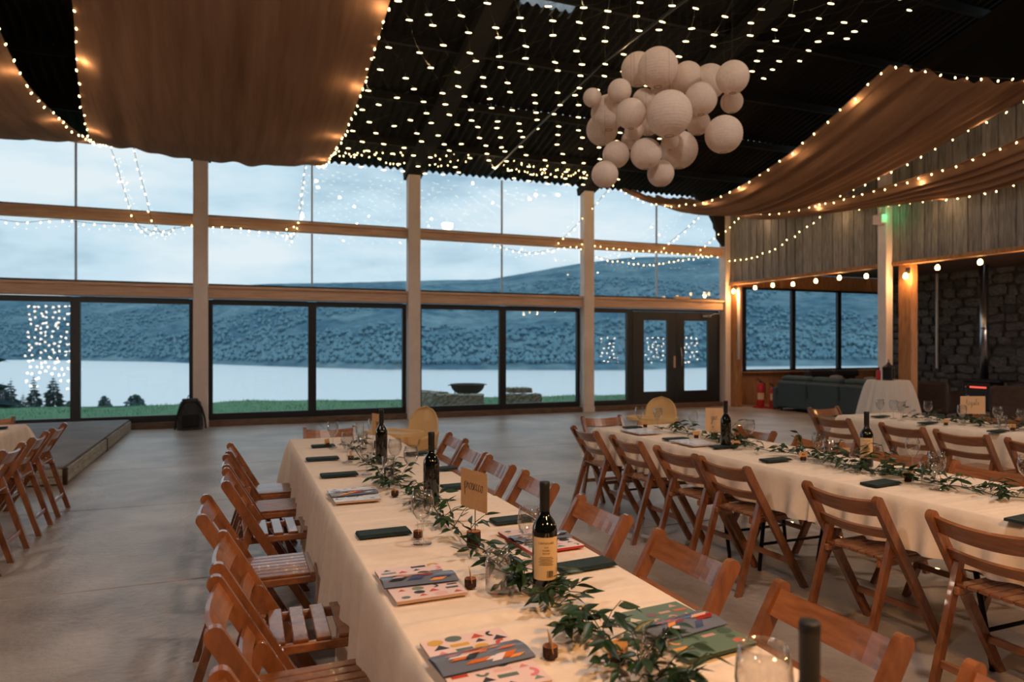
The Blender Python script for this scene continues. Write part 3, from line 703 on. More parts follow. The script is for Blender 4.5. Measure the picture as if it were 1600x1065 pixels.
# light nets
def net(x0, x1, y0, y1, label, zf, seed, sx=.42, sy=.38):
    rnd = random.Random(seed); T = thing('light_net', label, 'light net', (x0, y1, 5.1), 0, 'light nets under the roof'); o = Vector((x0, y1, 5.1))
    nx = int((x1-x0)/sx); ny = int((y1-y0)/sy); pts = {}
    for j in range(ny+1):
        y = y1-(y1-y0)*j/ny
        for i in range(nx+1):
            x = x0+(x1-x0)*(i+(.5 if j % 2 else 0))/(nx+.5)
            pts[(i, j)] = Vector((x+rnd.uniform(-.05, .05), y+rnd.uniform(-.06, .06), zf((x-x0)/(x1-x0), y)+rnd.uniform(-.03, .03)))
    mb = MB(); mid = []
    for (i, j), p in pts.items():
        for q in ([(i, j+1), (i+1, j+1)] if j % 2 else [(i, j+1), (i-1, j+1)]):
            if q in pts:
                a, b = p, pts[q]; m_ = (a+b)/2-Vector((0, 0, .02)); mb.tube([a-o, m_-o, b-o], .0028, 3, False)
    build('net_wire', mb, M['wire'], T); lt = []
    for (i, j), p in pts.items():
        if rnd.random() < .9: link('bulb', NETM, T, p-o-Vector((0, 0, .02)), (0, pi/2+rnd.uniform(-.1, .1), rnd.uniform(-.35, .05))); lt.append(p)
    for k in range(9):
        p = lt[int((k+.5)*len(lt)/9)]; plight('net_light', p-o-Vector((0, 0, .05)), 5, WARM, .03, T)
def nz1(u, y): return 5.08+.46*sin(pi*min(1, max(0, (14-y)/11.5)))-.10*sin(pi*u)
def nz2(u, y): return 5.08+(.46+.22*u)*sin(pi*min(1, max(0, (14-y)/11.5)))-.10*sin(pi*u)
net(1.55, 4.92, 3.4, 13.75, 'light net strung between the middle swag and the roof cable', nz1, 31)
net(5.08, 7.85, 3.4, 13.75, 'light net strung between the roof cable and the brown swag', nz2, 32)
mb = MB(); mb.tube([(5.0, 13.95, 5.08), (5.0, 9, 5.62), (5.0, 6, 5.62), (5.0, 2.5, 5.3)], .02, 6)
o = build('roof_cable', mb, M['black'], None, True); tag(o, 'black cable running up from the eave between the two light nets', 'cable')
# light curtains out of frame: they show only as reflections in the panes
def curtain(p0, p1, z0, z1, cols, label, seed, per=18):
    rnd = random.Random(seed); p0, p1 = Vector(p0), Vector(p1); T = thing('light_curtain', label, 'light curtain', (p0.x, p0.y, 0), 0, 'light curtains on stands'); o = Vector((p0.x, p0.y, 0))
    mb = MB(); d = (p1-p0).normalized()
    for q in (p0-d*.1, p1+d*.1): mb.tube([q-o, q-o+Vector((0, 0, z1+.05))], .02, 6); mb.box(q-o+Vector((0, 0, .01)), (.4, .4, .02))
    mb.tube([p0-d*.1-o+Vector((0, 0, z1+.05)), p1+d*.1-o+Vector((0, 0, z1+.05))], .015, 6); build('stand', mb, M['black'], T)
    mb = MB()
    for c in range(cols):
        b = p0.lerp(p1, c/(cols-1)); zb = z0+rnd.uniform(0, .5)*(z1-z0)*.5; path = []
        for k in range(per):
            q = b+Vector((rnd.uniform(-.06, .06), rnd.uniform(-.05, .05), z1-(z1-zb)*k/(per-1)+rnd.uniform(-.04, .04))); path.append(q-o)
            link('bulb', CURM, T, q-o)
        mb.tube(path, .003, 3, False)
    build('drop_wire', mb, M['wire'], T)
CB = MB(); CB.lathe([(0, -.034), (.024, -.018), (.032, 0), (.024, .018), (0, .034)], 8); CURM = CB.mesh('bulb', M['curtainbulb'], True)
curtain((-4.95, 6.85, 0), (-3.75, 7.25, 0), .3, 2.5, 9, 'fairy light curtain on a stand at the left, mirrored in the left window', 3, 14)
curtain((12.3, 6.2, 0), (15.4, 7.4, 0), .85, 1.75, 18, 'fairy light curtain on a stand in the lean-to, mirrored in the door panes', 4, 6)
# festoon of amber bulbs along the opening
T = thing('festoon_string', 'string of amber festoon bulbs hung along the lean-to opening', 'string lights', (11.47, 13.6, 2.9))
o = Vector((11.47, 13.6, 2.9)); fb = MB(); fb.lathe([(0, -.045), (.03, -.035), (.038, 0), (.03, .03), (.014, .05), (0, .05)], 12); FBM = fb.mesh('bulb', M['festoon'], True)
fc = MB(); fc.lathe([(.016, .045), (.018, .09), (.008, .095), (0, .095)], 8); FCM = fc.mesh('lamp_holder', M['black'])
ysf = [13.15, 12.57, 11.95, 11.3, 10.68, 10.03, 8.55, 7.8, 7.05, 6.3, 5.5, 4.7, 3.9, 3.1, 2.3, 1.5, .8]; wp = [Vector((0, 0, .02))]
for i, y in enumerate(ysf):
    p = Vector((11.47, y, 2.86+.015*sin(i*2.1)))-o; b = link('bulb', FBM, T, p); link('lamp_holder', FCM, b, (0, 0, 0)); wp.append(p+Vector((0, 0, .10)))
    if i % 2 == 0: plight('bulb_light', p+Vector((.0, 0, -.06)), 9, AMBER, .03, T)
mb = MB(); mb.tube(wp, .006, 5); build('cable', mb, M['black'], T)
# bulkhead lamps on the two timber posts
for (x, y, z, lb) in ((11.30, 13.64, 2.80, 'small amber bulkhead lamp on the corner post beside the double door'), (11.31, 9.00, 2.74, 'small amber bulkhead lamp on the middle timber post')):
    T = thing('bulkhead_lamp', lb, 'lamp', (x, y, z), 0, 'bulkhead lamps on the posts')
    mb = MB(); mb.box((.005, 0, .10), (.03, .09, .10), ch=.006); mb.tube([(0, 0, .1), (-.05, 0, .1), (-.06, 0, .06)], .012, 6); build('bracket', mb, M['black'], T)
    mb = MB(); mb.lathe([(0, -.05), (.035, -.03), (.042, .0), (.03, .04), (.014, .06)], 12, (-.06, 0, 0)); build('bulb', mb, M['festoon'], T, True)
    plight('lamp_light', (-.09, -.12, -.04), 20, AMBER, .04, T)

# ================================================================== CHAIRS
def curved_rail(mb, z, hgt, thick, half, bow, n=10):
    d = Vector((0, -.45, .79)).normalized(); nn = Vector((0, d.z, -d.y)); s_ = (.79-z)/.79; c = Vector((0, -.25+.45*s_, z)); vs = []
    for i in range(n+1):
        u = -1+2*i/n; q = c+Vector((half*u, 0, 0))-nn*bow*(1-u*u)
        vs += [q+d*hgt/2+nn*thick/2, q-d*hgt/2+nn*thick/2, q-d*hgt/2-nn*thick/2, q+d*hgt/2-nn*thick/2]
    fs = []
    for i in range(n):
        for k in range(4): fs.append((i*4+k, i*4+(k+1) % 4, (i+1)*4+(k+1) % 4, (i+1)*4+k))
    fs += [(3, 2, 1, 0), (n*4, n*4+1, n*4+2, n*4+3)]
    mb.add(vs, fs)
def slat_post(mb, x, a, b, wid, thick):
    """flat leg in the y-z plane from a (foot) to b (rounded top)"""
    a, b = Vector((a[0], a[1])), Vector((b[0], b[1])); d = (b-a).normalized(); n = Vector((-d.y, d.x)); h = wid/2
    poly = [a+n*h, a-n*h]+[b-n*h*cos(t)+d*h*sin(t) for t in [i*pi/8 for i in range(9)]]
    foot = []
    for p in poly: foot.append((p.x, max(p.y, 0.0)))
    mb.prism(foot, x-thick/2, x+thick/2, 'x')
def make_chair(kind):
    T = thing('folding_chair', 'wooden folding chair', 'chair')
    for x in (-.213, .213):
        mb = MB(); slat_post(mb, x, (.215, -.01), (-.236, .757), .052, .028); build('post', mb, M['chair'], T)
    for x in (-.183, .183):
        mb = MB(); slat_post(mb, x, (-.275, -.01), (-.105, .545), .040, .026); build('leg', mb, M['chair'], T)
    mb = MB(); curved_rail(mb, .722, .086, .016, .200, .028); build('top_rail', mb, M['chair_x'], T)
    mb = MB(); curved_rail(mb, .592, .052, .014, .200, .022); build('back_rail', mb, M['chair_x'], T)
    for x in (-.155, .155):
        mb = MB(); mb.box((x, .035, .437), (.026, .40, .036), ch=.006); build('seat_rail', mb, M['chair_x'], T)
    if kind == 'a':
        for k in range(5):
            mb = MB(); mb.box((0, -.125+k*.078, .462), (.33, .052, .014), ch=.003); build('slat', mb, M['chair'], T)
    else:
        for k in range(7):
            mb = MB(); mb.box((-.144+k*.048, .03, .462), (.042, .36, .014), ch=.003); build('slat', mb, M['chair'], T)
        mb = MB(); mb.box((0, .222, .447), (.336, .024, .042), ch=.004); build('front_rail', mb, M['chair_x'], T)
    mb = MB(); mb.box((0, -.235, .13), (.34, .016, .036), ch=.003); build('stretcher', mb, M['chair_x'], T)
    mb = MB(); mb.box((0, .118, .17), (.40, .016, .036), ch=.003); build('stretcher', mb, M['chair_x'], T)
    return T
PROTO = {'a': make_chair('a'), 'b': make_chair('b')}; USED = {'a': False, 'b': False}
def chair(kind, x, y, rz, label, group):
    rz += random.uniform(-.03, .03)
    if not USED[kind]:
        USED[kind] = True; r = PROTO[kind]; r.location = (x, y, 0); r.rotation_euler = (0, 0, rz); tag(r, label, None, group); return r
    return dup(PROTO[kind], (x, y, 0), rz, label, group)
ORD = ['first', 'second', 'third', 'fourth', 'fifth', 'sixth', 'seventh', 'eighth']
random.seed(21)
E, Wd, Sd = -pi/2, pi/2, pi
g1 = 'folding chairs along the left of the prosecco table'
for i, (y, x, k) in enumerate(((5.30, .205, 'b'), (4.74, .19, 'b'), (4.19, .195, 'a'), (3.44, .11, 'b'), (2.70, .19, 'a'), (2.15, .185, 'b'), (1.47, .21, 'b'))):
    chair(k, x, y, E, '%s wooden folding chair from the far end, left of the prosecco table' % ORD[i], g1)
g2 = 'folding chairs along the right of the prosecco table'
for i, (y, x) in enumerate(((5.33, 1.42), (4.62, 1.33), (4.10, 1.32), (3.50, 1.32), (2.77, 1.31), (2.10, 1.31), (1.46, 1.31), (.86, 1.33))):
    chair('b', x, y, Wd, '%s wooden folding chair from the far end, right of the prosecco table' % ORD[i], g2)
chair('b', .78, 6.07, Sd, 'wooden folding chair at the far head of the prosecco table', None)
g3 = 'folding chairs along the near side of the right-hand table'
for i, y in enumerate((5.37, 4.68, 4.04, 3.53, 2.63, 1.92)):
    chair('b', 3.06, y, E, '%s wooden folding chair from the far end, near side of the right-hand table' % ORD[i], g3)
chair('b', 3.48, 6.02, Sd, 'wooden folding chair at the far head of the right-hand table', None)
g4 = 'folding chairs along the back of the right-hand table'
for i, y in enumerate((4.80, 4.10, 3.42, 2.78)):
    chair('b', 3.96, y, Wd, '%s wooden folding chair from the far end, behind the right-hand table' % ORD[i], g4)
g5 = 'folding chairs along the near side of the far right table'
for i, y in enumerate((5.32, 4.52, 3.98, 3.38)):
    chair('b', 5.84, y, E, '%s wooden folding chair from the far end, near side of the far right table' % ORD[i], g5)
chair('b', 6.40, 5.95, Sd, 'wooden folding chair at the head of the far right table', None)
g5b = 'folding chairs along the back of the far right table'
for i, y in enumerate((4.75, 4.0)):
    chair('b', 7.0, y, Wd, '%s wooden folding chair from the far end, behind the far right table' % ORD[i], g5b)
g6 = 'folding chairs along the left edge table'
for i, y in enumerate((7.3, 6.64, 5.92, 5.25)):
    chair('b', -1.70, y, Wd, '%s wooden folding chair from the stage at the left edge table' % ORD[i], g6)
chair('b', -2.28, 8.15, Sd, 'wooden folding chair at the stage end of the left edge table', None)

# ================================================================== TABLES AND CLOTHS
ZT = .745
def trestle(x0, x1, y0, y1, label, group):
    T = thing('trestle_table', label, 'table', ((x0+x1)/2, (y0+y1)/2, 0), 0, group); w, l = x1-x0-.03, y1-y0-.01
    mb = MB(); mb.box((0, 0, .722), (w, l, .03), ch=.006); build('tabletop', mb, M['white'], T)
    for s_ in (-1, 1):
        for x in (-1, 1):
            mb = MB(); mb.tube([(x*w*.36, s_*l*.36, .708), (x*w*.33, s_*l*.42, .02), (x*w*.33, s_*l*.42, 0)], .013, 8); build('leg', mb, M['blackmetal'], T, True)
        mb = MB(); mb.tube([(-w*.33, s_*l*.41, .18), (w*.33, s_*l*.41, .18)], .010, 8); build('brace', mb, M['blackmetal'], T, True)
def cloth(x0, x1, y0, y1, label, hemL, hemR, far, near, group, seed=0, dz=0.0, ov=0.0):
    rnd = random.Random(seed); mb = MB(); z = ZT+dz
    cr = [(rnd.uniform(y0, y1), rnd.uniform(-.25, .25), rnd.choice((1, 1, -1))*rnd.uniform(.002, .0055), rnd.uniform(.012, .026)) for _ in range(int((y1-y0)*13))]
    def top(u, v):
        x = x0+(x1-x0)*u; y = y0+(y1-y0)*v
        h = sum(a*math.exp(-((y-c-sl*(x-x0)*.3)/w_)**2) for c, sl, a, w_ in cr)*min(1, 12*min(u, 1-u))
        return (x, y, z+max(-.004, min(h, .0085))-.0035)
    mb.grid(top, 15, int((y1-y0)*130))
    r = .012; path = []      # perimeter with outward normals: up the left side, across the far end, down the right side
    def seg(a, b, n, m_):
        for i in range(m_): path.append((Vector(a).lerp(Vector(b), i/(m_-1)), Vector(n), 0.0))
    def corner(c, a0, a1):
        for i in range(1, 8): a = a0+(a1-a0)*i/8; path.append((Vector(c), Vector((cos(a), sin(a))), sin(pi*i/8)))
    nl = int((y1-y0)*60); nw = 30
    if near: seg((x1, y0), (x0, y0), (0, -1), nw); corner((x0, y0), -pi/2, -pi)
    seg((x0, y0), (x0, y1), (-1, 0), nl)
    if far: corner((x0, y1), pi, pi/2); seg((x0, y1), (x1, y1), (0, 1), nw); corner((x1, y1), pi/2, 0)
    if far or near: pass
    if not far: br = len(path)
    seg((x1, y1), (x1, y0), (1, 0), nl)
    if near: corner((x1, y0), 0, -pi/2)
    ph = [(rnd.uniform(14, 44), rnd.random()*6.28, rnd.uniform(.3, 1)) for _ in range(6)]
    rows = [0, .15, .3, .45, .6, .75, .9, 1]; cols = len(path); vs = []; s = 0; prev = None; n_ = 0
    for i, (p, n, fl2) in enumerate(path):
        if prev is not None: s += (p-prev).length+(.02 if (p-prev).length < 1e-6 else 0)
        prev = p
        fx = (p.x-x0)/(x1-x0); hem = hemL+(hemR-hemL)*fx
        tilt = .018*sin(2.1*s+seed)
        rp = sum(a*sin(k*s+f) for k, f, a in ph)/2.2
        vs.append((p.x, p.y, z-.0035)); vs.append((p.x+n.x*r*.7, p.y+n.y*r*.7, z-.006))
        for t in rows[1:]:
            d = (z-hem+tilt)*t; o = r+.006+t*(.026+.034*rp*(1-fl2)+.15*fl2*(1-.3*t)); vs.append((p.x+n.x*o, p.y+n.y*o, z-.006-d))
    R = len(rows)+1; fs = []
    for i in range(cols-1):
        if not far and i == br-1: continue
        for k in range(R-1): fs.append((i*R+k, i*R+k+1, (i+1)*R+k+1, (i+1)*R+k))
    if near:
        i = cols-1
        for k in range(R-1): fs.append((i*R+k, i*R+k+1, k+1, k))
    mb.add(vs, fs); o = build('tablecloth', mb, M['cloth'], None, True); return tag(o, label, 'tablecloth', group)
XA0, XA1, XB0, XB1, XC0, XC1 = .42, 1.21, 3.10, 3.90, 6.10, 6.90
def three(x0, x1, top, nm):
    for k, w_ in enumerate(('far', 'middle', 'near')): trestle(x0, x1, top-1.83*(k+1), top-1.83*k, '%s trestle table with black folding legs, part of the %s' % (w_, nm), 'trestle tables of the '+nm)
three(XA0, XA1, 5.84, 'prosecco table'); three(XB0, XB1, 5.66, 'right-hand table'); three(XC0, XC1, 5.68, 'far right table')
for k in range(2): trestle(-2.66, -1.87, 7.92-1.83*(k+1), 7.92-1.83*k, '%s trestle table of the left edge table' % ('far', 'near')[k], 'trestle tables of the left edge table')
cloth(XA0, XA1, 3.2, 5.85, 'ivory cloth on the far half of the prosecco table', .32, .50, True, False, 'ivory tablecloths', 1)
cloth(XA0-.004, XA1+.004, .34, 3.26, 'ivory cloth on the near half of the prosecco table', .26, .50, False, True, 'ivory tablecloths', 2, .004)
cloth(XB0, XB1, 3.0, 5.67, 'ivory cloth on the far half of the right-hand table', .49, .49, True, False, 'ivory tablecloths', 3)
cloth(XB0-.004, XB1+.004, .16, 3.06, 'ivory cloth on the near half of the right-hand table', .49, .49, False, True, 'ivory tablecloths', 4, .004)
cloth(XC0, XC1, .18, 5.69, 'ivory cloth on the far right table', .34, .49, True, True, 'ivory tablecloths', 5)
cloth(-2.66, -1.87, 4.2, 7.93, 'ivory cloth on the left edge table', .49, .49, True, True, 'ivory tablecloths', 6)

# ================================================================== TABLEWARE
ZI = ZT+.0075
def on(px, py): p = at_z(px, py, ZI); return (p.x, p.y, ZI)
GP = [(0, .002), (.034, .002), (.034, .004), (.012, .008), (.0055, .014), (.0045, .03), (.0045, .075), (.008, .082), (.022, .092), (.036, .115), (.041, .140), (.039, .165), (.034, .190), (.0335, .190), (.038, .165), (.040, .140), (.035, .116), (.021, .094), (0, .086)]
gb = MB(); gb.lathe(GP[7:], 24); GBM = gb.mesh('bowl', M['clear'], True)
gs = MB(); gs.lathe([(.0, .0), (.034, .0)]+GP[1:8]+[(0, .083)], 20); GSM = gs.mesh('stem', M['clear'], True)
def glass(p, label, sc=1.0):
    T = thing('wine_glass', label, 'glass', p, 0, 'wine glasses'); T.scale = (sc, sc, sc); link('bowl', GBM, T); link('stem', GSM, T)
JP = [(0, .0), (.040, .0), (.043, .006), (.043, .095), (.040, .108), (.034, .114), (.034, .118), (.037, .121), (.037, .126), (.034, .129), (.034, .136), (.037, .139), (.0365, .143), (.0325, .143), (.0325, .115), (.038, .106), (.040, .094), (.040, .010), (0, .007)]
def jar(p, label, sc=(1, 1, 1)):
    T = thing('glass_jar', label, 'jar', p, 0, 'glass jars'); T.scale = sc
    mb = MB(); mb.lathe(JP[:6]+JP[-5:], 24); build('body', mb, M['clear'], T, True)
    mb = MB(); mb.lathe(JP[5:14], 24); build('screw_rim', mb, M['clear'], T, True)
def tumbler(p, label, h=.13, r=.038):
    T = thing('glass_tumbler', label, 'glass', p, 0, 'tall glasses')
    mb = MB(); mb.lathe([(0, .0), (r*.8, .0), (r*.82, .004), (r, h), (r-.0025, h), (r*.80-.002, .012), (0, .010)], 24); build('wall', mb, M['clear'], T, True)
    mb = MB(); mb.tube([(r*cos(a), r*sin(a), h) for a in [i*2*pi/20 for i in range(21)]], .0022, 5); build('rim', mb, M['clear'], T, True)
def textmesh(s, size, bend=None, z0=0.0):
    cu = bpy.data.curves.new('t', 'FONT'); cu.body = s; cu.size = size; cu.align_x = 'CENTER'; cu.resolution_u = 2
    ob = bpy.data.objects.new('t', cu); COL.objects.link(ob); dg = bpy.context.evaluated_depsgraph_get(); me = bpy.data.meshes.new_from_object(ob.evaluated_get(dg))
    vs = [v.co.copy() for v in me.vertices]; fs = [tuple(p.vertices) for p in me.polygons]
    bpy.data.objects.remove(ob); bpy.data.curves.remove(cu); bpy.data.meshes.remove(me)
    return vs, fs
LINES = [('CASTAFLARE', .0085, .1585), ('2018', .0065, .147), ('MALBEC', .0065, .138), ('ROUGE', .0065, .129)]
TXT = [(textmesh(s, sz), z) for s, sz, z in LINES]
BP = [(0, .0), (.036, .0), (.038, .004), (.038, .19), (.036, .205), (.028, .222), (.018, .236), (.0145, .250), (.0145, .262)]
bm_ = MB(); bm_.lathe(BP, 28); BODM = bm_.mesh('body', M['bottle'], True)
fm_ = MB(); fm_.lathe([(.0150, .250), (.0152, .318), (.0158, .320), (.0158, .334), (.0145, .337), (0, .337)], 20); FOIM = fm_.mesh('foil_capsule', M['foil'], True)
def label_mesh():
    R = .0385; mb = MB(); H = radians(64)
    mb.grid(lambda u, v: (R*sin(-H+2*H*u), -R*cos(-H+2*H*u), .052+.126*v), 22, 2); L = mb.mesh('label', M['label'], True)
    mb = MB(); R2 = R+.0004
    for (vs, fs), z in TXT: mb.add([(R2*sin(v.x/R2), -R2*cos(v.x/R2), z+v.y) for v in vs], fs)
    for k in range(6):
        z = .119-k*.0045; a = .019+.004*(k % 2)
        mb.grid(lambda u, v: (R2*sin((-a+2*a*u)/R2), -R2*cos((-a+2*a*u)/R2), z+.0016*v), 8, 2)
    rnd = random.Random(2); x = .002
    while x < .021:
        w_ = rnd.choice((.0006, .0010, .0015)); mb.grid(lambda u, v: (R2*sin((x+w_*u)/R2), -R2*cos((x+w_*u)/R2), .060+.020*v), 2, 2); x += w_+rnd.choice((.0007, .0012))
    return L, mb.mesh('label_print', M['ink'])
LABM, LPRM = label_mesh()
def bottle(p, label, rz=0.0, lab=True):
    T = thing('wine_bottle', label, 'bottle', p, rz, 'wine bottles'); link('body', BODM, T); link('foil_capsule', FOIM, T)
    if lab: l = link('label', LABM, T); link('label_print', LPRM, l)
def napkin(p, rz, label, sx=.21, sy=.085):
    T = thing('napkin', label, 'napkin', p, rz, 'folded dark green napkins')
    for k in range(3):
        mb = MB(); mb.box((0, .002*k, .0022+.0038*k), (sx-.004*k, sy-.003*k, .0036), ch=.002); build('fold', mb, M['napkin'], T)
PAL = [(222, 128, 140), (92, 112, 104), (226, 180, 176), (60, 74, 78), (196, 74, 60), (214, 168, 60), (42, 44, 58), (120, 140, 128)]
PALG = [(86, 112, 92), (60, 84, 70), (196, 150, 140), (214, 150, 70), (120, 84, 96), (206, 196, 176), (184, 96, 74)]
def blob(rnd, cx, cy, s, z, kind):
    if kind == 0: return [(cx+s*cos(a)*1.3, cy+s*sin(a), z) for a in [i*2*pi/14 for i in range(14)]]
    if kind == 1: return [(cx-s*1.5, cy-s*.5, z), (cx+s*1.5, cy-s*.5, z), (cx+s*1.5, cy+s*.5, z), (cx-s*1.5, cy+s*.5, z)]
    if kind == 2: return [(cx-s*1.2, cy-s*.7, z), (cx+s*1.2, cy-s*.6, z), (cx, cy+s*.9, z)]
    a0 = rnd.random()*6; return [(cx+s*1.3*cos(a), cy+s*1.3*sin(a), z) for a in [a0+i*pi/8 for i in range(9)]]+[(cx+s*.6*cos(a), cy+s*.6*sin(a), z) for a in [a0+pi-i*pi/8 for i in range(9)]]
def magazine(p, rz, label, style, seed, pouch=True):
    """magazine 0.22 x 0.31 with printed cover; a glossy photo pouch lies across it"""
    rnd = random.Random(seed); T = thing('magazine', label, 'magazine', p, rz, 'magazines at the places'); w, l, h = .215, .305, .010
    base = {'pink': (232, 204, 200), 'green': (92, 116, 100), 'white': (216, 218, 226), 'red': (226, 200, 196)}[style]; edge = {'red': (186, 52, 44), 'green': (52, 70, 60)}.get(style, (196, 168, 150))
    mb = MB(); mb.box((0, 0, h/2-.0005), (w, l, h-.001), ch=.0015); build('pages', mb, cmat(*edge, .8), T)
    mb = MB(); mb.box((0, 0, h), (w+.002, l+.002, .0012)); build('cover', mb, cmat(*base, .35), T)
    pal = PALG if style == 'green' else PAL
    if style == 'white': pal = [(120, 136, 150), (236, 238, 242), (70, 90, 104), (200, 208, 216)]
    mb = MB(); mats = [cmat(*c, .35) for c in pal]; z = h+.0009
    for j in range(9):
        for i in range(4):
            if rnd.random() < .12: continue
            mb.mi = rnd.randrange(len(pal)); q = blob(rnd, -.078+.052*i+rnd.uniform(-.008, .008), -.13+.0325*j+rnd.uniform(-.005, .005), rnd.uniform(.010, .017), z+.00002*(i+j), rnd.randrange(4)); mb.add(q, [tuple(range(len(q)))])
    build('cover_print', mb, mats, T)
    if pouch:
        P_ = thing('photo_pouch', 'glossy photo pouch on the '+label.split(' at ')[0].split(' beside')[0].split(' nearest')[0].split(' behind')[0], 'pouch', (p[0], p[1], p[2]+h+.002), rz+rnd.uniform(-.08, .08), 'glossy photo pouches')
        mb = MB(); mb.grid(lambda u, v: (-.116+.232*u, -.052+.104*v, .004+.010*sin(pi*v)*(.7+.3*sin(3*u))), 10, 8); mb.grid(lambda u, v: (-.116+.232*u, -.052+.104*v, .0005), 2, 2); build('sleeve', mb, cmat(104, 112, 130, .18), P_, True)
        pc = [(206, 108, 48), (34, 38, 56), (226, 150, 84), (58, 74, 116), (222, 214, 222), (150, 40, 36)]; mb = MB()
        for k in range(15):
            mb.mi = rnd.randrange(6); u0 = rnd.uniform(-.10, .05); v0 = rnd.uniform(.05, .75); du = rnd.uniform(.02, .06); dv = rnd.uniform(.08, .24); n = 5
            mb.grid(lambda u, v: (u0+du*u+.02*v, -.052+.104*min(.97, v0+dv*v), .0050+.00004*k+.010*sin(pi*min(.97, v0+dv*v))*1.0), 2, n)
        build('photo_print', mb, [cmat(*c, .18) for c in pc], P_, True)
GLY = {'p': (.62, [[(0, .95), (.08, -.9), (.10, .2), (.2, .9), (.42, 1), (.5, .6), (.34, .1), (.14, .15)]]), 'r': (.42, [[(-.05, .2), (.08, .95), (.14, .7), (.34, .78), (.28, .2), (.42, .15)]]),
       'o': (.5, [[(.3, .95), (.1, .8), (.06, .3), (.22, 0), (.4, .3), (.38, .8), (.28, .95), (.5, .8)]]), 's': (.42, [[(-.1, .2), (.22, 1), (.3, .5), (.22, .05), (.02, .1), (.42, .2)]]),
       'e': (.44, [[(-.08, .3), (.26, .6), (.22, .95), (.08, .7), (.12, .1), (.44, .3)]]), 'c': (.44, [[(.3, .8), (.18, .95), (.06, .5), (.16, .05), (.44, .3)]]),
       'g': (.55, [[(.36, .85), (.14, .95), (.06, .4), (.22, .1), (.38, .8), (.34, -.8), (.1, -.8), (.5, .25)]]), 'i': (.3, [[(-.05, .2), (.1, .9), (.08, .1), (.3, .25)], [(.12, 1.4), (.15, 1.5)]]),
       'n': (.55, [[(-.02, .9), (.04, 0), (.2, .9), (.36, .8), (.34, .1), (.55, .25)]]), 't': (.4, [[(-.05, .25), (.16, 1.8), (.12, .1), (.4, .25)], [(.0, 1.2), (.3, 1.25)]]),
       'q': (.55, [[(.36, .85), (.14, .95), (.06, .4), (.22, .1), (.38, .85), (.34, -.9), (.44, -.5), (.55, .2)]]), 'u': (.5, [[(0, .9), (.06, .1), (.24, .05), (.36, .9), (.34, .1), (.5, .25)]]),
       'l': (.35, [[(-.05, .3), (.2, 1.5), (.14, 1.9), (.06, 1.2), (.1, .1), (.35, .25)]]), 'a': (.5, [[(.36, .85), (.14, .95), (.06, .3), (.2, .05), (.36, .8), (.34, .1), (.5, .25)]]),
       'P': (.6, [[(.1, 0), (.16, 1.8), (.5, 1.7), (.5, 1.0), (.16, .9)]])}
def script(word, h, flip=False):
    """handwritten word as thin strokes in the x-z plane, centred"""
    x = 0; out = []
    for ch in word:
        adv, st = GLY[ch]
        for s_ in st: out.append([Vector((x+a, 0, b)) for a, b in s_])
        x += adv
    return [[Vector(((p.x-x/2)*h*1.25, 0, (p.z-.4)*h)) for p in s_] for s_ in out], x*h*1.25
def card(T, w, h, z, word, lh, lz, mat, tilt=0.0, rz=0.0, twosided=True):
    mb = MB(); mb.box((0, 0, 0), (w, .0012, h)); c = build('card', mb, mat, T, False, (0, 0, z+h/2), (tilt, 0, rz))
    if word:
        mb = MB(); st, _ = script(word, lh)
        for s_ in st:
            f = curve([(p.y-.0011, p.x, p.z+lz) for p in s_]) if len(s_) > 2 else None
            pts = [f(i/(len(s_)*4)) for i in range(len(s_)*4+1)] if f else [p+Vector((0, -.0011, lz)) for p in s_]
            mb.tube(pts, min(.00085, lh*.05), 4)
        build('lettering', mb, M['ink'], c)
def block(T, r=.018, h=.026, squash=1.0):
    mb = MB(); mb.lathe([(0, 0), (r, 0), (r*1.03, h*.5), (r, h)], 14); build('bark', mb, M['bark'], T, True)
    mb = MB(); mb.lathe([(r, h), (r*.95, h+.0006), (0, h+.0008)], 14); build('end_grain', mb, M['cut'], T)
def namecard(p, rz, label, word=None):
    T = thing('place_card', label, 'place card', p, rz, 'kraft place cards in wooden blocks'); block(T); card(T, .062, .036, .019, word, .011, .0, M['kraft'], -.12)
def sign(p, rz, label, word, w, h, mat, z=.12, dx=0.0):
    T = thing('table_sign', label, 'sign', p, rz, 'table signs'); block(T, .026, .055)
    mb = MB(); mb.tube([(0, .006, .05), (0, .006, z+.03)]+[(.011*sin(a), .006, z+.041-.011*cos(a)) for a in [i*2*pi/10 for i in range(11)]], .0018, 5); build('wire_holder', mb, M['blackmetal'], T)
    card(T, w, h, z, word, h*(.19 if len(word) > 6 else .17), h*.06, mat, 0)
# --- prosecco table, left places
napkin(on(505, 697), 0, 'folded dark green napkin nearest the far left corner of the prosecco table', .17); napkin(on(504, 717), 0, 'second dark green napkin from the far end, left of the prosecco table'); napkin(on(530, 742), 0, 'third dark green napkin from the far end, left of the prosecco table')
napkin((.55, 2.745, ZI), .02, 'dark green napkin between the two printed magazines, left of the prosecco table')
magazine((.548, 3.49, ZI), 0, 'white magazine at the third place from the far end, left of the prosecco table', 'white', 3); magazine((.538, 2.13, ZI), .02, 'pink patterned magazine beside the chair with the open slatted seat', 'pink', 4); magazine((.540, 1.54, ZI), .03, 'bright patterned magazine nearest the camera on the left of the prosecco table', 'pink', 8)
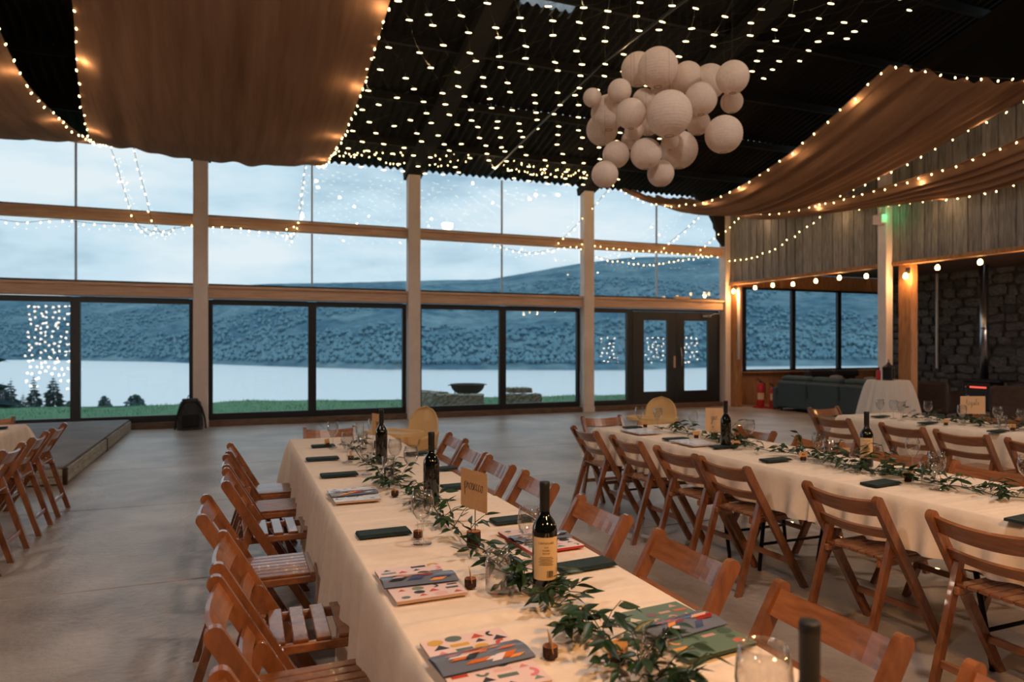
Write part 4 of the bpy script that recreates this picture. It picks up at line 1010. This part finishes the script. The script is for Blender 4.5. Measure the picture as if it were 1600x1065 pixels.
# --- right places
napkin(on(652, 709), .1, 'dark green napkin near the high chair, right of the prosecco table', .15); napkin(on(690, 733), .05, 'dark green napkin beside the further bottle, right of the prosecco table', .18); napkin(on(716, 760), .05, 'dark green napkin behind the prosecco sign', .18); napkin(on(800, 813), .05, 'dark green napkin between the prosecco sign and the labelled bottle', .18); napkin((1.10, 2.09, ZI), .08, 'dark green napkin right of the labelled wine bottle')
magazine((1.085, 2.43, ZI), .05, 'red edged magazine behind the labelled wine bottle', 'red', 6); magazine((1.085, 1.52, ZI), .08, 'green floral magazine at the near right of the prosecco table', 'green', 7)
bottle(on(596, 722), 'unlabelled dark wine bottle furthest away on the prosecco table', 0, False); bottle(on(674, 786), 'unlabelled dark wine bottle left of the prosecco sign', 0, False)
bottle(on(851, 927), 'dark wine bottle with cream label in the middle of the prosecco table', -.30); bottle((.796, .796, ZI), 'blurred black wine bottle neck at the bottom edge nearest the camera', 1.5)
glass(on(520, 699), 'wine glass nearest the far left end of the prosecco table'); glass(on(543, 722), 'second wine glass from the far end, left of the prosecco garland'); glass(on(573, 741), 'wine glass just left of the furthest bottle'); glass(on(583, 694), 'wine glass behind the furthest bottle beside the pale sign'); glass(on(617, 735), 'wine glass right of the furthest bottle'); glass(on(642, 751), 'wine glass between the two unlabelled bottles'); glass(on(660, 849), 'wine glass in front of the prosecco sign beside the napkin', 1.05); glass(on(827, 878), 'wine glass partly hidden behind the labelled bottle')
glass((.852, .955, ZI), 'blurred wine glass at the bottom edge right of the green magazine', 1.2)
tumbler(on(562, 689), 'tall straight tumbler at the far end of the prosecco table', .14); tumbler(on(607, 757), 'tall clear tumbler standing in the garland before the second bottle', .15, .035); tumbler(on(566, 703), 'small clear tumbler beside the far end tumbler', .12)
jar(on(778, 924), 'screw top glass jar wrapped in leaves left of the labelled bottle', (.9, .9, .95)); jar((.873, 1.32, ZI), 'screw top glass jar at the near end of the prosecco garland', (.8, .8, .8))
namecard(on(511, 697), .9, 'place card in a block at the far left end of the prosecco table'); namecard(on(548, 718), 1.2, 'place card in a block behind the second wine glass'); namecard(on(617, 774), 1.35, 'place card seen edge on beside the tall tumbler'); namecard(on(653, 839), 1.35, 'place card block behind the glass by the napkin'); namecard(on(735, 916), 1.35, 'place card block left of the leafy glass jar'); namecard((.705, 1.515, ZI), 1.3, 'place card in a bark block beside the bright patterned magazine', 'in'); namecard(on(965, 1035), .2, 'buff place card tucked in leaves before the near jar')
sign((.83, 2.46, ZI), -1.34, 'kraft sign handwritten prosecco standing in the garland', 'prosecco', .185, .145, M['kraft'], .135)
sign(on(590, 700), -1.2, 'pale kraft sign standing behind the furthest bottle', 'gin', .15, .16, M['kraft'], .09)
# --- right-hand table
napkin(on(988, 668), .1, 'dark green napkin at the far left corner of the right-hand table', .17); napkin(on(1056, 686), .0, 'dark green napkin near the far end of the right-hand table'); napkin(on(1130, 698), .05, 'dark green napkin before the further bottle on the right-hand table'); napkin(on(1212, 719), .05, 'dark green napkin left of the kraft card on the right-hand table'); napkin((3.235, 2.735, ZI), .12, 'dark green napkin at the joint of the cloths on the right-hand table', .22, .1); napkin(on(1606, 812), .1, 'dark green napkin at the right picture edge')
magazine((3.24, 5.13, ZI), .0, 'pale magazine at the far left corner of the right-hand table', 'white', 11, False); magazine((3.24, 4.40, ZI), .0, 'pale folded magazine near the far end of the right-hand table', 'white', 12, False)
bottle(on(1134, 697), 'unlabelled dark wine bottle on the right-hand table', 0, False); bottle(on(1354, 728), 'dark wine bottle with pale label on the right-hand table', -.9)
glass(on(999, 668), 'first wine glass from the far end of the right-hand table'); glass(on(1028, 670), 'second wine glass from the far end of the right-hand table'); glass(on(1083, 676), 'wine glass behind the leaves near the pale gin sign'); glass(on(1171, 695), 'wine glass just right of the unlabelled bottle on the right-hand table'); glass(on(1279, 722), 'wine glass left of the labelled bottle on the right-hand table'); glass(on(1426, 733), 'wine glass standing behind the garland of the right-hand table'); glass(on(1464, 765), 'wine glass in front of the garland of the right-hand table', 1.05); glass(on(1604, 770), 'wine glass cut off by the right picture edge')
tumbler(on(1295, 716), 'clear tumbler behind the paired glass on the right-hand table', .12); tumbler(on(1450, 757), 'clear tumbler behind the glass in front of the right-hand garland', .12, .04)
namecard(on(1008, 667), -.2, 'place card at the far left corner of the right-hand table'); namecard(on(1088, 684), -.2, 'place card left of the gin sign'); namecard(on(1150, 697), -.2, 'place card beside the unlabelled bottle on the right-hand table'); namecard(on(1255, 719), -.25, 'written place card left of the paired glasses', 'ana'); namecard(on(1322, 712), -.2, 'place card behind the leaves left of the labelled bottle'); namecard(on(1419, 751), -.28, 'place card reading Pat in front of the right-hand garland', 'Pat')
sign(on(1116, 686), -.55, 'portrait gin sign left of the unlabelled bottle', 'gin', .135, .19, M['kraftw'], .06)
# --- far right table
napkin(on(1376, 651), .1, 'dark green napkin at the far end of the far right table'); napkin(on(1450, 661), .1, 'second dark green napkin of the far right table'); napkin(on(1560, 674), .1, 'third dark green napkin of the far right table')
for px, py, lb in ((1375, 652, 'wine glass in front of the white tulle table'), (1396, 654, 'second wine glass in front of the white tulle table'), (1408, 657, 'third wine glass in front of the white tulle table'), (1450, 656, 'lone wine glass left of the tequila sign'), (1503, 664, 'wine glass overlapping the left edge of the tequila sign'), (1559, 668, 'wine glass right of the tequila sign'), (1597, 672, 'wine glass of the far right table at the right picture edge')): glass(on(px, py), lb)
tumbler(on(1566, 670), 'clear tumbler beside the glass right of the tequila sign', .12)
namecard(on(1478, 664), -.3, 'place card left of the tequila sign'); namecard(on(1582, 672), -.3, 'place card right of the tequila sign', 'ana')
bottle(on(1512, 654), 'dark bottle behind the tequila sign', 0, False)
sign(on(1520, 660), -.42, 'landscape kraft sign handwritten tequila on the far right table', 'tequila', .235, .17, M['kraftw'], .085)
napkin((-2.0, 7.5, ZI), .1, 'dark green napkin on the left edge table', .2)

# ================================================================== GARLANDS (each leaf its own piece)
def leaf_mesh(seed):
    rnd = random.Random(seed); mb = MB(); n = 6; vs = []; bend = rnd.uniform(-.25, .1)
    for i in range(n+1):
        t = i/n; w_ = .195*sin(pi*t**.8)*(1-.25*t); z = bend*t*t
        vs += [(-w_, t, z+abs(w_)*.35), (0, t, z), (w_, t, z+abs(w_)*.35)]
    fs = []
    for i in range(n):
        for k in range(2): fs.append((i*3+k, i*3+k+1, i*3+k+4, i*3+k+3))
    mb.add(vs, fs); return mb.mesh('leaf', M['leaf'], True)
LEAFM = [leaf_mesh(k) for k in range(6)]
def garland(pts, label, ntw, seed, size, spread=.09, lift=1.0, more=60):
    rnd = random.Random(seed); o = Vector(pts[0]); T = thing('garland', label, 'garland', o, 0, 'leafy garlands'); f = curve([(p[1], p[0], p[2]) for p in pts])
    main = [f(i/60)+Vector((.012*sin(i*1.3), 0, .010+.006*sin(i*.9))) for i in range(61)]; mb = MB(); mb.tube([p-o for p in main], .0028, 5)
    c = 0; bulk = MB()
    for k in range(ntw+more):
        u = (k+rnd.random())/ntw if k < ntw else rnd.random(); b = f(u)+Vector((0, 0, .012)); t = (f(min(1, u+.02))-f(max(0, u-.02))).normalized()
        a = rnd.choice((-1, 1))*rnd.uniform(.2, 1.5); d = Matrix.Rotation(a, 3, 'Z') @ t; el = rnd.uniform(.0, .75)*lift; L = rnd.uniform(.7, 1.3)*spread
        if rnd.random() < .15: el = rnd.uniform(.8, 1.2); L *= 1.4
        d = Vector((d.x*cos(el), d.y*cos(el), sin(el))); tip = b+d*L; md = b+d*L*.55+Vector((0, 0, .012)); mb.tube([b-o, md-o, tip-o], .0014, 4, False)
        m_ = rnd.choice((4, 5, 5, 6))
        for j in range(m_):
            q = b.lerp(tip, .2+.8*j/(m_-1)); sd = -1 if j % 2 else 1; yaw = math.atan2(-d.x, d.y)+sd*rnd.uniform(.4, 1.1)*(0.15 if j == m_-1 else 1); pit = rnd.uniform(-.5, .55)
            s_ = size*rnd.uniform(.75, 1.2); tipz = q.z+s_*sin(pit)
            if tipz < ZI+.006: pit = math.asin(max(-1, min(1, (ZI+.008-q.z)/s_)))
            eu = Euler((pit, rnd.uniform(-.8, .8), yaw), 'XYZ'); lm = rnd.choice(LEAFM)
            if k < ntw and c < 300:
                ob = link('leaf', lm, T, q-o, None, (s_, s_, s_)); ob.rotation_euler = eu; c += 1
            else:
                Rm = eu.to_matrix(); bulk.add([Rm @ (v.co*s_)+q-o for v in lm.vertices], [tuple(pp.vertices) for pp in lm.polygons])
    fo = build('foliage', bulk, M['leaf'], T, True); fo['kind'] = 'stuff'
    build('stem', mb, M['stem'], T)
def gpts(lst): return [Vector(on(x, y))+Vector((0, 0, .008)) for x, y in lst]
garland(gpts([(543, 697), (585, 735), (610, 757), (650, 775), (700, 822), (752, 870), (805, 915), (868, 950), (925, 992), (990, 1045), (1060, 1110)]), 'leafy green garland running down the prosecco table', 62, 5, .058, .080, more=62)
garland([Vector((3.50, 5.25, ZI)), Vector((3.55, 4.6, ZI)), Vector((3.50, 4.0, ZI)), Vector((3.53, 3.4, ZI)), Vector((3.46, 2.9, ZI)), Vector((3.50, 2.5, ZI)), Vector((3.52, 2.1, ZI)), Vector((3.5, 1.6, ZI))], 'leafy green garland running along the right-hand table', 62, 6, .064, .11, more=60)
garland([Vector((6.45, 5.2, ZI)), Vector((6.5, 4.5, ZI)), Vector((6.47, 3.8, ZI)), Vector((6.5, 3.2, ZI))], 'leafy green garland on the far right table', 44, 7, .06, .11, more=14)

# ================================================================== PAPER LANTERNS
LN = [(430, 215, 116, 2, 'large paper lantern at the top left of the cluster'), (568, 203, 137, 0, 'large paper lantern at the very top of the cluster'), (770, 270, 106, 2, 'paper lantern in the top middle of the cluster, partly hidden'),
      (925, 300, 118, 2, 'paper lantern second from the top right of the cluster'), (1085, 270, 112, 0, 'paper lantern at the top right of the cluster'), (1080, 440, 76, 0, 'small paper lantern just under the top right one'),
      (1024, 665, 128, 0, 'paper lantern hanging alone at the right of the cluster'), (865, 420, 112, 0, 'paper lantern right of the biggest centre one'), (645, 522, 158, -1, 'biggest paper lantern in the middle of the cluster'),
      (620, 410, 118, 2, 'paper lantern half hidden above the biggest centre one'), (380, 522, 104, -1, 'paper lantern just left of the biggest centre one'), (226, 515, 122, 0, 'paper lantern second from the left at mid height'),
      (302, 365, 82, 0, 'small paper lantern below the top left one'), (113, 410, 64, 0, 'tiny paper lantern furthest left in the cluster'), (180, 632, 108, 2, 'paper lantern low behind the left side of the cluster'),
      (500, 590, 82, 2, 'small paper lantern peeping out below the centre'), (845, 585, 84, 1, 'paper lantern behind and below the right of the centre'), (402, 640, 66, 1, 'small paper lantern under the left centre one'),
      (378, 705, 64, 3, 'small paper lantern hidden between the lower left ones'), (277, 805, 92, 0, 'paper lantern second lowest at the left'), (200, 942, 92, -1, 'lowest paper lantern at the left of the cluster'),
      (485, 800, 107, -1, 'paper lantern at the bottom middle of the cluster'), (712, 772, 130, 1, 'large paper lantern at the lower right of the cluster'), (652, 712, 60, -1, 'small paper lantern in front of the large lower right one'),
      (587, 935, 92, 0, 'lowest paper lantern in the middle of the cluster'), (470, 425, 78, 1, 'small paper lantern tucked above the left centre one')]
L = []
for cx, cy, r, ordv, lb in LN: L.append([900+cx/4.436, 60+cy/4.436, r/4.436, 7.0+.16*ordv, ordv, lb])
for it in range(400):
    moved = False
    for i in range(len(L)):
        for j in range(i+1, len(L)):
            a, b = L[i], L[j]; pa, pb = at_w(a[0], a[1], a[3]), at_w(b[0], b[1], b[3]); ra, rb = a[2]*a[3]/FPX, b[2]*b[3]/FPX
            if (pa-pb).length < ra+rb+.01:
                s_ = 1 if (a[4], a[1]) > (b[4], b[1]) else -1
                a[3] += .012*s_; b[3] -= .012*s_; moved = True
    if not moved: break
def lantern_mesh():
    mb = MB(); prof = []; n = 56; t0 = .20
    for i in range(n+1):
        a = t0+(pi-2*t0)*i/n; rr = 1+.010*cos(a*44); prof.append((rr*sin(a), rr*cos(a)))
    mb.lathe(prof[::-1], 32); return mb.mesh('shade', M['paper'], True)
LANM = lantern_mesh()
rb = MB()
for s_ in (-1, 1): rb.tube([(.2*cos(a), .2*sin(a), s_*.975) for a in [i*2*pi/20 for i in range(21)]], .012, 5)
rb.tube([(0, 0, -.9), (0, 0, .98)], .008, 4); RNGM = rb.mesh('wire_frame', M['rib'])
for px, py, r, w, od, lb in L:
    p = at_w(px, py, w); R_ = r*w/FPX; T = thing('paper_lantern', lb, 'lantern', p, random.random()*6, 'paper lanterns in the hanging cluster')
    link('shade', LANM, T, None, None, (R_, R_, R_)); link('wire_frame', RNGM, T, None, None, (R_, R_, R_))
    mb = MB(); mb.tube([(0, 0, R_*.97), (0, 0, roof_z(p.y)-p.z-.05)], .0008, 3); build('cord', mb, M['wire'], T)

# ================================================================== HIGH CHAIRS
def highchair(x, y, rz, label):
    T = thing('high_chair', label, 'high chair', (x, y, 0), rz, 'high chairs'); mb = MB()
    def back(u, v):
        s_ = -1+2*u; z = .56+.38*v; hw = .165*(1 if v < .55 else sqrt(max(.0, 1-((v-.55)/.45)**2)))+.02*(1-v); hw = max(hw, .001)
        return (s_*hw, -.15-.05*v+.05*s_*s_*(1-.5*v), z)
    mb.grid(back, 17, 16)
    mb.grid(lambda u, v: (-.16+.32*u, -.16+.30*v, .56-.03*sin(pi*v)*sin(pi*u)), 8, 8)
    for s_ in (-1, 1): mb.grid(lambda u, v: (s_*(.16+.03*v), -.13+.28*u, .56+(.17-.05*u)*v), 8, 6)
    mb.grid(lambda u, v: (-.16+.32*u, .15+.01*v, .56-.08*v), 6, 3)
    o = build('seat_shell', mb, M['plastic'], T, True); md = o.modifiers.new('thickness', 'SOLIDIFY'); md.thickness = .006
    mb = MB(); pts = []; n = 28
    def rim(k, z, f): a = 2*pi*k/n; c, s_ = cos(a), sin(a); return (f*.26*(abs(c)**.5)*(1 if c > 0 else -1), .26+f*.16*(abs(s_)**.5)*(1 if s_ > 0 else -1), z)
    vs = [rim(k, .755, 1) for k in range(n)]+[rim(k, .755, .94) for k in range(n)]+[rim(k, .735, .92) for k in range(n)]+[rim(k, .728, 1) for k in range(n)]
    fs = [(a*n+k, a*n+(k+1) % n, (a+1)*n+(k+1) % n, (a+1)*n+k) for a in range(2) for k in range(n)]+[(3*n+k, 3*n+(k+1) % n, (k+1) % n, k) for k in range(n)]+[tuple(2*n+k for k in range(n))]
    mb.add(vs, fs); build('tray', mb, M['plastic'], T)
    for sx in (-1, 1):
        for sy in (-1, 1):
            mb = MB(); mb.tube([(sx*.13, sy*.11, .54), (sx*.26, sy*.27, 0)], .0125, 8); build('leg', mb, M['chrome'], T, True)
highchair(1.50, 6.15, pi/2+.62, 'amber plastic high chair at the far right corner of the prosecco table')
highchair(4.22, 6.34, pi/2+.75, 'amber plastic high chair at the far end of the right-hand table')

# ================================================================== STAGE, BACKPACK, LASER
T = thing('stage', 'low grey stage platform with pale plank sides along the left windows', 'stage', (-1.7, 8.7, 0))
for j, (a, b) in enumerate(((0, 2.6), (2.6, 5.05))):
    for i in range(3):
        mb = MB(); mb.box((-1.2-2.4*i, (a+b)/2, .185), (2.39, b-a-.012, .03), ch=.003); build('deck_panel', mb, M['stagedeck'], T)
    for z in (.045, .125):
        mb = MB(); mb.box((.012, (a+b)/2, z+.01), (.024, b-a-.06, .074), ch=.003); build('side_plank', mb, M['stageside'], T)
        for i in range(3):
            if j == 0: mb = MB(); mb.box((-1.2-2.4*i, -.012, z+.01), (2.38, .024, .074), ch=.003); build('front_plank', mb, M['stageside'], T)
    mb = MB(); mb.box((.0, a+.03 if j == 0 else a, .09), (.06, .06, .18)); build('corner_post', mb, M['bark'], T)
bp_ = at_z(298, 669, 0); T = thing('backpack', 'charcoal canvas backpack leaning on the window column', 'backpack', (bp_.x, 13.60, 0), .1)
mb = MB()
def pack(u, v):
    a = 2*pi*u; t = v; hw = .21*(1-.28*t**2)*(1 if t < .85 else sqrt(max(0, 1-((t-.85)/.15)**2))+.02); dp = .15*(1-.35*t)*(1 if t < .85 else sqrt(max(0, 1-((t-.85)/.15)**2))+.02)
    c, s_ = cos(a), sin(a); f = 1+.05*sin(5*a+9*t)
    return (hw*f*abs(c)**.7*(1 if c > 0 else -1), dp*f*abs(s_)**.7*(1 if s_ > 0 else -1), .55*t)
mb.grid(pack, 33, 18); build('body', mb, M['bag'], T, True)
mb = MB(); mb.box((0, -.15, .17), (.28, .09, .22), ch=.04); build('front_pocket', mb, M['bagdark'], T)
mb = MB(); mb.box((0, -.03, .52), (.26, .20, .06), ch=.025); build('lid', mb, M['bag'], T)
for s_ in (-1, 1):
    mb = MB(); mb.tube([(s_*.07, -.10, .53), (s_*.17, -.17, .40), (s_*.23, -.14, .2), (s_*.25, -.12, .02)], [.018, .022, .016, .014], 6); build('strap', mb, M['bagdark'], T, True)
mb = MB(); mb.tube([(-.04, .02, .55), (-.03, .02, .60), (.03, .02, .60), (.04, .02, .55)], .009, 6); build('grab_loop', mb, M['bagdark'], T)
T = thing('laser_projector', 'grey laser projector with green light clamped to the white post', 'projector', (11.06, 9.38, 3.82))
mb = MB(); mb.box((0, 0, 0), (.14, .2, .17), ch=.012); build('housing', mb, M['column'], T)
mb = MB(); mb.tube([(0, 0, .09), (.0, 0, .2), (.08, 0, .26)], .018, 8); build('clamp', mb, M['column'], T)
mb = MB(); mb.lathe([(0, -.014), (.016, 0), (0, .014)], 10, (0, -.125, .03)); build('lens', mb, M['greenled'], T, True)
plight('green_beam', (.0, -.19, .03), 1.0, (.1, 1, .35), .02, T)

# ================================================================== LEAN-TO FURNITURE
def sofa(x, y, rz, n, mw, label, mat, hb=.74):
    T = thing('sofa', label, 'sofa', (x, y, 0), rz, 'sofas in the lean-to'); W_ = n*mw
    mb = MB(); mb.box((0, .45, .22), (W_+.1, .86, .28), ch=.03); build('base', mb, mat, T)
    for i in range(n):
        cx = -W_/2+mw*(i+.5)
        mb = MB(); mb.box((cx, .10, .40), (mw-.02, .20, hb-.16), Matrix.Rotation(.10, 3, 'X'), ch=.035); build('back_panel', mb, mat, T)
        mb = MB(); mb.box((cx, .20, hb-.02), (mw-.06, .20, .16), Matrix.Rotation(.2, 3, 'X'), ch=.05); build('back_cushion', mb, mat, T)
        mb = MB(); mb.box((cx, .52, .42), (mw-.02, .62, .14), ch=.04); build('seat_cushion', mb, mat, T)
    for s_ in (-1, 1): mb = MB(); mb.box((s_*(W_/2+.10), .45, .29), (.18, .88, .50), ch=.05); build('arm', mb, mat, T)
    for s_ in (-1, 1):
        for q in (.08, .82): mb = MB(); mb.lathe([(0, 0), (.025, 0), (.03, .08), (0, .08)], 10, (s_*(W_/2-.06), q, 0)); build('foot', mb, M['black'], T)
sofa(11.62, 11.28, E, 3, .88, 'slate grey three seat sofa seen from behind below the lean-to window', M['sofa'])
sofa(14.1, 13.55, Sd, 2, .86, 'dark low sofa under the lean-to window behind the grey one', M['sofadark'], .80)
def pillow(x, y, z, rz, tilt, label, mat, s_=.2):
    mb = MB()
    def P(u, v, sg): a, b = 2*u-1, 2*v-1; return (a*s_*(1-.12*b*b), b*s_*(1-.12*a*a), sg*.07*(1-a**4)*(1-b**4))
    mb.grid(lambda u, v: P(u, v, 1), 10, 10); mb.grid(lambda u, v: P(1-u, v, -1), 10, 10)
    o = build('cushion', mb, mat, None, True, (x, y, z), (tilt, 0, rz)); tag(o, label, 'cushion', 'loose cushions on the sofas')
pillow(12.25, 11.55, .66, E, 1.15, 'pale grey cushion resting on the grey sofa', M['cushion']); pillow(12.25, 10.65, .66, E, 1.15, 'darker folded cushion on the near end of the grey sofa', M['cushion'])
def armchair(x, y, rz, label, w=.74, h=.74):
    T = thing('armchair', label, 'armchair', (x, y, 0), rz, 'brown armchairs')
    mb = MB(); mb.box((0, .36, .24), (w, .72, .30), ch=.04); build('base', mb, M['brown'], T)
    mb = MB(); mb.box((0, .08, .26+h/2-.12), (w, .18, h-.26), Matrix.Rotation(.10, 3, 'X'), ch=.05); build('backrest', mb, M['brown'], T)
    mb = MB(); mb.box((0, .42, .42), (w-.24, .56, .12), ch=.04); build('seat_cushion', mb, M['brown'], T)
    for s_ in (-1, 1):
        mb = MB(); mb.box((s_*(w/2-.05), .38, .36), (.12, .68, .40), ch=.04); build('arm', mb, M['brown'], T)
        for q in (.08, .64): mb = MB(); mb.lathe([(0, 0), (.02, 0), (.028, .10), (0, .10)], 8, (s_*(w/2-.07), q, 0)); build('foot', mb, M['black'], T)
armchair(13.35, 10.15, E+.25, 'brown armchair behind the white tulle table'); armchair(13.5, 8.45, E+.35, 'brown armchair in front of the stove at the right edge', .95, .72)
T = thing('wood_stove', 'dark cast iron stove with glowing slot against the stone wall', 'stove', (15.9, 10.75, 0), .0)
mb = MB(); mb.box((0, 0, .28), (.5, .66, .50), ch=.02); build('body', mb, M['stove'], T)
mb = MB(); mb.box((0, -.10, .70), (.62, .95, .05), ch=.01); mb.box((.02, 0, .63), (.5, .6, .12), ch=.01); build('top_plate', mb, M['black'], T)
mb = MB(); mb.box((-.256, 0, .30), (.02, .5, .36), ch=.008); build('door', mb, M['stove'], T)
mb = MB(); mb.box((-.262, -.02, .545), (.02, .46, .035)); build('ember_slot', mb, M['ember'], T)
mb = MB(); mb.tube([(.05, 0, .72), (.05, 0, 1.9), (.05, 0, 3.34)], .085, 16); mb.tube([(.05, 0, 1.86), (.05, 0, 1.90)], .092, 16); build('flue_pipe', mb, M['chrome'], T, True)
for a in (-1, 1):
    for b in (-1, 1): mb = MB(); mb.box((a*.2, b*.28, .02), (.06, .06, .04)); build('foot', mb, M['black'], T)
T = thing('poseur_table', 'tall round poseur table hidden under white tulle', 'table', (9.62, 8.0, 0))
mb = MB(); mb.lathe([(0, .915), (.30, .915), (.30, .94), (0, .94)], 24); build('tabletop', mb, M['white'], T)
mb = MB(); mb.tube([(0, 0, .02), (0, 0, .915)], .035, 10); build('pole', mb, M['chrome'], T); mb = MB(); mb.lathe([(0, 0), (.24, 0), (.22, .02), (0, .03)], 20); build('base', mb, M['chrome'], T)
mb = MB(); nn_ = 120
mb.lathe([(0, .945), (.30, .945)], nn_)
def skirt(u, v):
    a = 2*pi*u; pl = .5*sin(17*a+1)+.35*sin(29*a)+.25*sin(43*a+2); r_ = .302+.21*v**.75+pl*.040*v**.5; return (r_*cos(a), r_*sin(a), .945-.925*v)
mb.grid(skirt, nn_+1, 14); o = build('tulle_cover', mb, M['tulle'], None, True, (9.62, 8.0, 0)); tag(o, 'gathered white tulle cover flaring over the poseur table', 'table cover')
T = thing('candle_lantern', 'small black lantern on the white tulle table', 'lantern', (9.60, 7.98, .947), .4)
mb = MB(); mb.box((0, 0, .01), (.14, .14, .02), ch=.004); mb.box((0, 0, .20), (.14, .14, .02), ch=.004)
for a in (-1, 1):
    for b in (-1, 1): mb.box((a*.06, b*.06, .105), (.016, .016, .18))
build('cage', mb, M['black'], T); mb = MB(); mb.lathe([(.09, .21), (.03, .255), (.02, .28), (0, .285)], 4); build('roof', mb, M['black'], T)
mb = MB(); mb.tube([(.025*cos(a), 0, .30+.025*sin(a)) for a in [i*2*pi/12 for i in range(13)]], .004, 5); build('ring', mb, M['black'], T)
mb = MB(); mb.box((0, 0, .105), (.105, .105, .165)); build('panel', mb, M['bagdark'], T)
T = thing('red_canister', 'small red canister left of the black lantern on the tulle table', 'canister', (9.50, 8.08, .947))
mb = MB(); mb.lathe([(0, 0), (.032, 0), (.034, .01), (.034, .13), (.02, .16), (0, .16)], 14); build('body', mb, M['red'], T, True); mb = MB(); mb.lathe([(.016, .158), (.016, .2), (0, .2)], 10); build('cap', mb, M['black'], T)
def extinguisher(x, y, label, h=.56):
    T = thing('fire_extinguisher', label, 'fire extinguisher', (x, y, 0), 0, 'red fire extinguishers')
    mb = MB(); mb.box((0, 0, .02), (.26, .26, .04), ch=.01); build('stand', mb, M['red'], T)
    mb = MB(); mb.lathe([(0, .04), (.085, .04), (.09, .06), (.09, h-.1), (.07, h-.04), (.03, h), (0, h)], 18); build('cylinder', mb, M['red'], T, True)
    mb = MB(); mb.lathe([(.025, h), (.025, h+.04), (0, h+.04)], 10); mb.bar((0, 0, h+.04), (-.10, 0, h+.07), .02, .012); mb.bar((0, 0, h+.06), (-.10, 0, h+.11), .02, .012); build('valve', mb, M['black'], T)
    mb = MB(); mb.tube([(.02, 0, h+.03), (.09, -.03, h-.02), (.11, -.03, h-.15), (.10, -.03, .22)], .012, 6); build('hose', mb, M['black'], T)
    mb = MB(); mb.grid(lambda u, v: (.0915*sin(-1+2*u-.6), -.0915*cos(-1+2*u-.6), .2+.16*v), 8, 2); build('label', mb, M['label'], T, True)
extinguisher(11.72, 13.25, 'red fire extinguisher nearer the corner post', .60); extinguisher(11.86, 12.98, 'red fire extinguisher nearer the grey sofa', .50)
